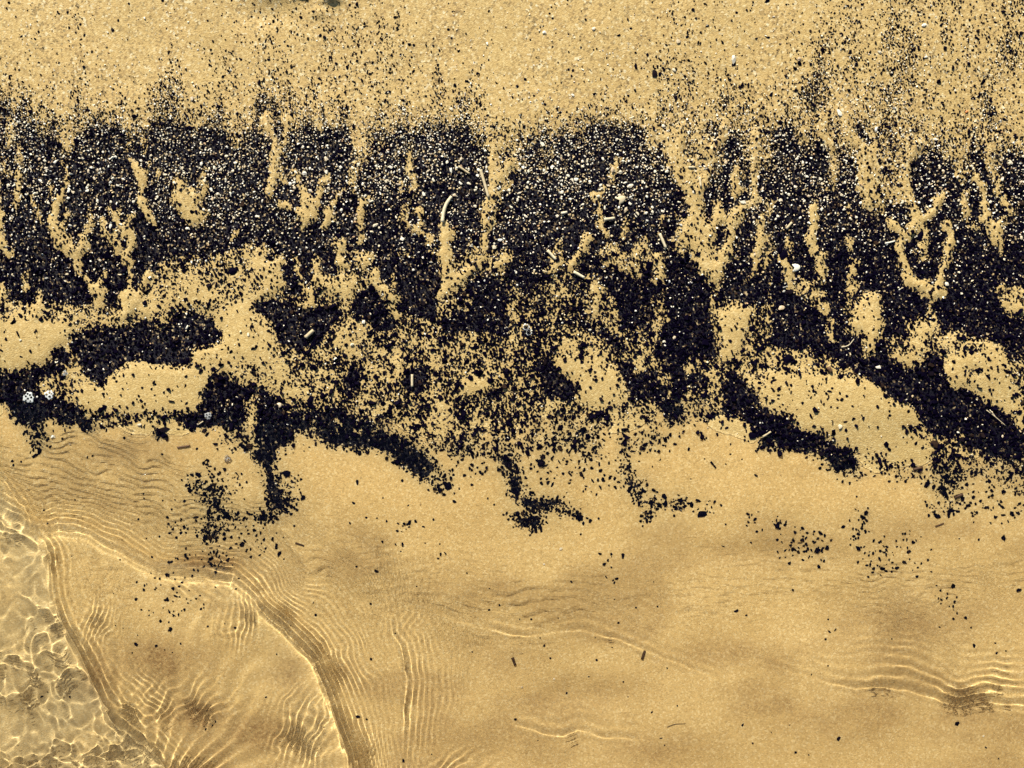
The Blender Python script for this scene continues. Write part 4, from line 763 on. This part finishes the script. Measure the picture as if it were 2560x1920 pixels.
# the shells one can point at: x, y, length, width, turn, label
SH = [(1830, 153, 26, 18, 1.45, 'plump white pebble with a black shadow piece beneath it on clean sand'), (2092, 287, 26, 12, -1.1, 'angular white shell splinter at the head of a sand finger'),
      (2185, 327, 13, 14, 0, 'small white chip below a thin black streak near the teardrop'), (1361, 89, 11, 10, 0, 'round white chip on clean sand, nearer the band of the top pair'),
      (1482, 81, 11, 10, .5, 'white chip on clean sand at the top, east of the round chip'), (1692, 111, 15, 14, .6, 'white chip between the round black hole and the top edge'),
      (1219, 116, 9, 8, 0, 'tiny white chip touching a black speck on clean sand'), (1431, 244, 14, 7, -.4, 'flat white sliver on clean sand just above the band'),
      (2299, 71, 17, 11, .2, 'broad white shell piece near the top of the peppered corner'), (2190, 138, 13, 10, 0, 'white shell piece on peppered sand west of its twin'),
      (2306, 149, 12, 9, 0, 'white shell piece on peppered sand east of its twin'), (1991, 155, 16, 13, .3, 'cream shell lump alone at the edge of the peppered sand'),
      (2097, 1066, 16, 12, 1.5, 'drop-shaped white pebble on the big smooth sand mound'), (882, 861, 11, 12, 0, 'round white pebble in a sandy patch of the band'),
      (840, 897, 11, 10, .3, 'white chip below and left of the round pebble in the band'), (910, 805, 12, 11, .3, 'white chip above and right of the round pebble in the band'),
      (1685, 844, 13, 9, .5, 'bean-shaped white chip in the black area below the sand tree'), (1660, 854, 9, 8, 0, 'dull white chip beside the bean-shaped one'),
      (1474, 825, 8, 7, 0, 'lone white dot near the bubble ring'), (1952, 770, 23, 13, .35, 'cream oval shell lying on solid black at the right'),
      (2192, 918, 22, 9, .2, 'ragged white shell strip below the blocky sand patch'), (2363, 711, 15, 13, .3, 'white shell heap beside the V of sand'),
      (2504, 1090, 7, 11, 0, 'white grain at the end of the lower diagonal streak'), (1060, 488, 13, 12, -.7, 'bright white chip left of the curved pale stalk'),
      (1248, 472, 13, 16, -.4, 'peach shell chip in the fork of the Y of sand'), (764, 437, 19, 13, .1, 'double white chip above the sand fork'), (819, 434, 12, 11, 0, 'white chip at the right tip of the sand fork'),
      (941, 564, 17, 12, .3, 'largest white chip below the hanging sand drop'), (932, 582, 12, 10, -.5, 'white chip just under the largest one by the sand drop'),
      (1007, 599, 14, 10, -.2, 'irregular white chip left of the lower sand fork'), (730, 463, 12, 10, 0, 'white chip left of the sand fork'), (819, 400, 9, 17, .5, 'long white splinter above the sand fork'),
      (1250, 602, 13, 9, 0, 'white oval chip right of the Y of sand'), (1236, 620, 14, 13, .4, 'square white chip right of the Y of sand'), (1129, 429, 11, 14, 0, 'white chip beside the short straw'),
      (740, 473, 13, 9, -.5, 'buff chip leaning on the left chip of the sand fork'), (1572, 468, 22, 14, .2, 'wide white shell cluster in the middle of the black band'), (1355, 365, 16, 14, -.4, 'triangular white chip near the upper edge of the band'),
      (1665, 431, 13, 12, 0, 'white chip at the left edge of the sand tree'), (1549, 434, 14, 12, .5, 'white chip beside the short upright sliver'), (1854, 508, 21, 9, 0, 'flat white shell lying across the foot of a sand column'),
      (1530, 426, 9, 23, 0, 'upright cream sliver at the head of a short sand finger'), (1639, 408, 15, 7, .1, 'curved white flake right of the sliver in the band'), (1404, 483, 12, 10, .3, 'white chip in the left of the band, below the triangular one'),
      (1563, 527, 11, 16, -.2, 'tall white chip under the brown shell'), (1381, 420, 12, 9, .4, 'white chip between two fainter ones in the band'), (1439, 452, 12, 12, 0, 'star-shaped white chip in the band'),
      (1812, 408, 11, 13, 0, 'white chip right of the crooked sand branch'), (1893, 446, 12, 10, 0, 'white chip right of the broad sand column'), (1656, 319, 13, 10, .2, 'white chip at the top left of the sand tree'),
      (281, 567, 9, 19, -.15, 'upright white chip inside the small sand fork'), (308, 563, 10, 8, 0, 'white chip on the crook of the small sand fork'), (227, 466, 9, 12, 0, 'white chip between two left-hand sand fingers'),
      (422, 391, 11, 9, .5, 'white chip above the shield-shaped sand patch'), (486, 252, 12, 11, 0, 'round white chip on the peppered rim of the band'), (179, 481, 8, 10, 0, 'white chip right of the long left sand finger'), (289, 449, 9, 11, 0, 'white chip left of the wishbone sand finger'),
      (535, 499, 8, 11, 0, 'white chip right of the shield-shaped sand patch'), (509, 413, 10, 11, 0, 'white chip at the tip of the shield-shaped sand patch'), (474, 573, 12, 8, -.2, 'white chip at the foot of the shield-shaped sand patch'), (418, 440, 12, 7, 0, 'white flake left of the shield-shaped sand patch'),
      (1130, 278, 13, 9, -.3, 'white chip on a dark spot at the top of the band'), (2519, 410, 20, 10, .5, 'long white shell on black near the right edge'), (2548, 596, 12, 13, 0, 'grey-white shell at the right edge of the band'), (2331, 352, 17, 7, -.2, 'white flake on top of the dark pocket'),
      (2047, 450, 12, 9, -.4, 'white chip left of the teardrop of sand'), (1988, 400, 12, 10, 0, 'white chip among black grit, west of the teardrop'), (2409, 489, 9, 14, .1, 'white chip at the top of the narrow right sand finger'), (2206, 566, 9, 7, 0, 'white chip under the point of the teardrop'),
      (1403, 1373, 9, 12, 0, 'white grain alone on the submerged smooth sand'), (1361, 1413, 7, 8, -.5, 'small white grain below the lone one under water'), (1305, 1726, 6, 6, 0, 'white dot in the shadowed hollow under water'), (2472, 1850, 7, 6, 0, 'white dot in the bottom right shallows'),
      (133, 1091, 13, 12, 0, 'pale ring-like shell on wet sand below the foam clusters'), (349, 1062, 12, 9, .2, 'pale shell speck on the lower edge of the left black streak'), (624, 837, 8, 12, 0, 'pale chip on the sandy strip beside the big black patch'), (1387, 1705, 9, 6, .5, 'faint pale flake under water below the middle ripple'),
      (1682, 181, 17, 8, -.5, 'white crescent flake above the sand tree')]
for k, (x, y, l, w, a, t) in enumerate(SH):
    cl = 'pebble' if 'pebble' in t else 'shell'
    put('white_pebble' if cl == 'pebble' else 'shell_fragment', WL[(k*5) % 14], x, y, l*.82, w*.82, a, t, cl, 'pale shells and pebbles', .0014 if dens(x, y) > .5 else .0004, min(l, w)*(1.1 if cl == 'pebble' else .8))
put('orange_grain', (lambda m: (m.materials.append(M_ORANGE), m)[1])(lump_mesh('orange_grain', 77, .6)), 2409, 284, 10, 8, .2, 'single orange grain on the peppered sand at the right', 'grain', None, .0004)

# ribbed valves
def valve(px, py, l, w, rot, label, mt, hinge=.35):
    na, nr = 22, 7; co = []; fa = []
    for j in range(nr):
        r = (j+1)/nr
        for i in range(na):
            a = -math.pi*.62 + i/(na-1)*math.pi*1.24
            rr = r*(1+.05*math.cos(a*14)*r)
            z = .42*math.sqrt(max(0, 1-(r*.96)**2)) + .02*math.cos(a*14)*r
            co.append((rr*math.cos(a)-hinge, rr*math.sin(a), z))
    for j in range(nr-1):
        for i in range(na-1):
            q = j*na+i; fa.append((q, q+1, q+na+1, q+na))
    n0 = len(co); co.append((-hinge, 0, .44))
    for i in range(na-1): fa.append((n0, i+1, i))
    m = bpy.data.meshes.new('shell_valve'); m.from_pydata(co, [], fa); m.update()
    for p in m.polygons: p.use_smooth = True
    m.materials.append(mt)
    o = put('shell_valve', m, px, py, l*.6, w*.6, rot, label, 'shell', 'pale shells and pebbles', .0008, min(l, w)*.6)
    md = o.modifiers.new('thickness', 'SOLIDIFY'); md.thickness = .12
    return o
valve(1988, 670, 24, 15, .1, 'ribbed cream shell valve beside a sand finger at the right', M_SHELL)
valve(1552, 501, 27, 15, .5, 'brownish translucent shell valve in the middle of the black band', M_STRAW)
valve(700, 1012, 12, 10, .5, 'small curved pale shell on the wet sand edge below the band', M_SHELL)

# stems and twigs
def stem(points, w, label, mt, cat='twig', name='twig', lift=.0016, taper=.85, group='stems and twigs', sides=8):
    P = [Vector((wx(x), wy(y), ground(x, y)+w*K*.35+U*(lift if dens(x, y) > .5 else .0002))) for x, y in points]
    # resample
    Q = []
    for a, b in zip(P[:-1], P[1:]):
        n = max(2, int((b-a).length/(K*5)))
        Q += [a.lerp(b, t/n) for t in range(n)]
    Q.append(P[-1])
    if len(points) > 2:
        for _ in range(3): Q = [Q[0]]+[(Q[i-1]+Q[i]*2+Q[i+1])/4 for i in range(1, len(Q)-1)]+[Q[-1]]
    c0 = sum(Q, Vector())/len(Q); r = random.Random(int(points[0][0]*7+points[0][1]))
    co = []; fa = []
    for k, q in enumerate(Q):
        t = (Q[min(k+1, len(Q)-1)]-Q[max(k-1, 0)]).normalized(); side = t.cross(Vector((0, 0, 1))).normalized(); up = side.cross(t)
        f = k/(len(Q)-1); rad = w*K*.43*(1-(1-taper)*f)*r.uniform(.9, 1.08)
        for s in range(sides):
            a = 2*math.pi*s/sides; co.append(q-c0+side*math.cos(a)*rad+up*math.sin(a)*rad*.85)
    for k in range(len(Q)-1):
        for s in range(sides):
            fa.append((k*sides+s, k*sides+(s+1) % sides, (k+1)*sides+(s+1) % sides, (k+1)*sides+s))
    fa.append(tuple(range(sides-1, -1, -1))); fa.append(tuple(range(len(co)-sides, len(co))))
    m = bpy.data.meshes.new(name); m.from_pydata(co, [], fa); m.update(); m.materials.append(mt)
    for p in m.polygons: p.use_smooth = len(p.vertices) == 4
    o = bpy.data.objects.new(name, m); COL.objects.link(o); o.location = c0
    o['label'] = label; o['category'] = cat
    if group: o['group'] = group
    o.cycles.is_caustics_receiver = True
    return o
stem([(1107, 558), (1110, 532), (1116, 513), (1130, 494)], 11, 'curved pale stalk rising from a sand finger in the band', M_STRAW, 'stalk', 'plant_stalk')
stem([(1202, 428), (1222, 497)], 9.5, 'long straight straw leaning on the Y of sand', M_STRAW, 'straw', 'straw_piece')
stem([(1147, 419), (1175, 438)], 6.5, 'short straw lying left of the long straight straw', M_STRAW, 'straw', 'straw_piece')
stem([(1508, 552), (1535, 548)], 9, 'short cream straw right of the wavy sand finger', M_STRAW, 'straw', 'straw_piece')
stem([(1647, 586), (1663, 622)], 9, 'cream straw on solid black left of the sand tree trunk', M_STRAW, 'straw', 'straw_piece')
stem([(1368, 628), (1389, 651)], 9, 'cream straw pointing down at a sandy patch mid band', M_STRAW, 'straw', 'straw_piece')
stem([(1433, 681), (1460, 696)], 9, 'cream straw under the slanting sand finger mid band', M_STRAW, 'straw', 'straw_piece')
stem([(1356, 678), (1368, 683)], 5, 'tiny pale straw left of the slanting sand finger', M_STRAW, 'straw', 'straw_piece')
stem([(1402, 536), (1417, 533)], 8, 'stubby white straw in the black left of the wavy finger', M_SHELL, 'straw', 'straw_piece')
stem([(766, 844), (786, 826)], 12, 'stubby thick cream stem on solid black left of centre', M_STRAW, 'stem', 'stem_piece')
stem([(1031, 936), (1031, 967)], 8, 'upright cream straw in a dark pocket at the centre', M_STRAW, 'straw', 'straw_piece')
stem([(1747, 445), (1749, 470)], 7, 'upright pale straw caught in the sand tree', M_STRAW, 'straw', 'straw_piece')
stem([(1719, 421), (1736, 421)], 6, 'level pale straw caught in the sand tree', M_STRAW, 'straw', 'straw_piece')
stem([(1906, 1092), (1926, 1079)], 6, 'pale straw on the left black streak at the lower right', M_STRAW, 'straw', 'straw_piece')
stem([(468, 823), (473, 814)], 6, 'bright straw stub on the big left black patch', M_SHELL, 'straw', 'straw_piece')
stem([(1962, 574), (1976, 558)], 8, 'slanting cream straw near the small round sand patch', M_STRAW, 'straw', 'straw_piece')
stem([(2208, 610), (2220, 608), (2233, 604)], 5, 'thin white straw at the left of the V of sand', M_SHELL, 'straw', 'straw_piece')
stem([(497, 1061), (509, 1053)], 4, 'thin buff straw on the black patch above the two legs', M_STRAW, 'straw', 'straw_piece')
stem([(443, 1119), (475, 1114)], 6, 'brown twig on wet sand below the left streak', M_TWIG)
stem([(1553, 1074), (1571, 1072)], 7, 'short black stick on sand under the middle of the band', M_BLACK)
stem([(736, 1359), (757, 1366)], 6, 'brown twig in the shallows right of the black legs', M_TWIG)
stem([(2341, 1317), (2362, 1309)], 5, 'thin brown twig on smooth sand at the right', M_TWIG)
stem([(1608, 1654), (1615, 1632)], 9, 'dark brown pod standing in the shallows below centre', M_TWIG, 'pod', 'seed_pod', taper=.7)
stem([(1281, 1650), (1288, 1669)], 8.5, 'dark seed husk with a grey middle under water', M_TWIG, 'husk', 'seed_husk', taper=.9)
stem([(2283, 1174), (2306, 1168)], 8, 'brown chip at the end of the lower right scatter', M_TWIG, 'wood chip', 'wood_chip')
stem([(2387, 1244), (2408, 1236)], 11, 'broad brown wood chip on the lower right scatter', M_TWIG, 'wood chip', 'wood_chip')
stem([(1777, 1154), (1790, 1170)], 6, 'black stick on the smooth mound at the lower right', M_BLACK)
stem([(424, 1002), (438, 1004)], 5, 'short dark stick on the sand oval at the left', M_BLACK)
stem([(49, 829), (54, 841)], 5, 'short dark stick on the smooth left sand', M_BLACK)
stem([(2066, 918), (2074, 931)], 12, 'reddish brown bark flake above the big mound', M_TWIG, 'bark flake', 'bark_flake')
stem([(2462, 1025), (2485, 1042), (2511, 1064)], 3, 'thin pale fibre across the lower right black streak', M_STRAW, 'fibre', 'plant_fibre', taper=.6, group='fibres', sides=6)
stem([(2470, 1024), (2480, 1035), (2487, 1044)], 2.6, 'short pale fibre beside the longer one on the streak', M_STRAW, 'fibre', 'plant_fibre', taper=.6, group='fibres', sides=6)
stem([(2100, 868), (2118, 866), (2131, 848)], 3, 'bent pale fibre above the blocky sand patch', M_STRAW, 'fibre', 'plant_fibre', taper=.6, group='fibres', sides=6)
stem([(1672, 1826), (1690, 1818), (1718, 1817)], 2.4, 'hair-thin brown fibre in the bottom shallows', M_TWIG, 'fibre', 'plant_fibre', taper=.6, group='fibres', sides=6)

# foam: lumpy white films with open bubbles
M_FOAM_THIN = film('thin_foam', .22, (.8, .82, .8))
def foam(px, py, R, holes, label, mt=M_FOAM):
    e = bpy.data.objects.new('foam_cluster', None); COL.objects.link(e); z = ground(px, py)+.016
    e.location = (wx(px), wy(py), z); e.empty_display_size = .1
    e['label'] = label; e['category'] = 'foam'; e['group'] = 'foam clusters'
    n = 34; co = []; fa = []; idx = {}; r = random.Random(int(px))
    for j in range(n+1):
        for i in range(n+1):
            x = (i/n-.5)*2.4*R; y = (j/n-.5)*2.4*R
            a = math.atan2(y, x); lim = R*(1+.10*math.sin(3*a+r.random()*.02+px)+.08*math.sin(7*a+py))
            h = math.hypot(x, y)/lim
            if h > 1: continue
            if any(math.hypot(x-hx, y-hy) < hr for hx, hy, hr in holes): continue
            rim = min([math.hypot(x-hx, y-hy)-hr for hx, hy, hr in holes] or [9])
            idx[i, j] = len(co); co.append((x*K, y*K, (R*.16*math.sqrt(max(0, 1-h*h)) + .9*math.exp(-rim*.9))*K))
    for j in range(n):
        for i in range(n):
            q = [(i, j), (i+1, j), (i+1, j+1), (i, j+1)]
            if all(c in idx for c in q): fa.append([idx[c] for c in q])
    m = bpy.data.meshes.new('foam_film'); m.from_pydata(co, [], fa); m.update(); m.materials.append(mt)
    for p in m.polygons: p.use_smooth = True
    f = bpy.data.objects.new('foam_film', m); COL.objects.link(f); f.parent = e
    md = f.modifiers.new('thickness', 'SOLIDIFY'); md.thickness = .003
    for hx, hy, hr in holes:
        import bmesh
        bm = bmesh.new(); bmesh.ops.create_uvsphere(bm, u_segments=14, v_segments=8, radius=hr*K)
        bmesh.ops.bisect_plane(bm, geom=bm.verts[:]+bm.edges[:]+bm.faces[:], plane_co=(0, 0, 0), plane_no=(0, 0, 1), clear_inner=True)
        bme = bpy.data.meshes.new('bubble'); bm.to_mesh(bme); bm.free(); bme.materials.append(M_BUBBLE)
        for p in bme.polygons: p.use_smooth = True
        b = bpy.data.objects.new('bubble', bme); COL.objects.link(b); b.parent = e; b.location = (hx*K, hy*K, R*.12*K)
foam(73, 994, 14, [(-6, 3, 2.2), (-1, -3, 2.6), (4, 6, 2.2), (-6, -7, 2.0), (7, 0, 2.2), (-2, 9, 2.2), (5, -9, 1.8)], 'larger white foam cluster with many open bubbles at the left edge')
foam(125, 987, 11.5, [(2, 6, 2.8), (-6, 1, 2.8), (2, -5, 3.0), (7, 2, 1.8)], 'smaller white foam cluster with four bubbles near the left edge')
foam(1315, 818, 8.5, [(0, 0, 6.2)], 'upper ring of a thin white bubble pair at the band centre')
foam(1322, 832, 7.5, [(0, 0, 5.4)], 'lower ring of a thin white bubble pair at the band centre')
foam(521, 1039, 9, [(-3, 2, 2.0), (3, -3, 2.2), (4, 4, 1.5), (-4, -4, 1.6)], 'dim foam cluster on the black patch above the two legs', M_FOAM_THIN)
foam(568, 1146, 9, [(-3, 2, 2.4), (3, -3, 2.4), (4, 4, 2.0), (-4, -4, 1.8), (0, 6, 1.6)], 'faint foam spot between the two black legs', M_FOAM_THIN)
foam(166, 933, 7, [(-2, 2, 2.0), (2, -2, 2.2), (3, 3, 1.5)], 'faint small foam spot above the two bright clusters', M_FOAM_THIN)
def ring(px, py, R, label):
    z = float(water_z(np.array([float(px)]), np.array([float(py)]))[0])
    import bmesh
    bm = bmesh.new(); bmesh.ops.create_uvsphere(bm, u_segments=24, v_segments=12, radius=R*K)
    bmesh.ops.bisect_plane(bm, geom=bm.verts[:]+bm.edges[:]+bm.faces[:], plane_co=(0, 0, 0), plane_no=(0, 0, 1), clear_inner=True)
    for v in bm.verts: v.co.z *= .6
    m = bpy.data.meshes.new('bubble'); bm.to_mesh(m); bm.free(); m.materials.append(M_BUBBLE)
    for p in m.polygons: p.use_smooth = True
    o = bpy.data.objects.new('bubble', m); COL.objects.link(o); o.location = (wx(px), wy(py), max(z, ground(px, py))+.001)
    o['label'] = label; o['category'] = 'bubble'; o['group'] = 'bubbles on the water film'
ring(365, 1196, 16, 'large clear bubble dome on the thin water at the left'); ring(1639, 1647, 10, 'small clear bubble dome beside the brown pod')
print('black grains', len(rx), 'pale', int(sel.sum()), 'singles', len(SINGLES), 'own', len(own), 'tris ~', sum((len(p) if False else 0) for p in []))
print('TRIS', {o.name: sum(1 for _ in [0])*len(o.data.loops)-2*len(o.data.polygons) for o in (sand, water, go, po)})
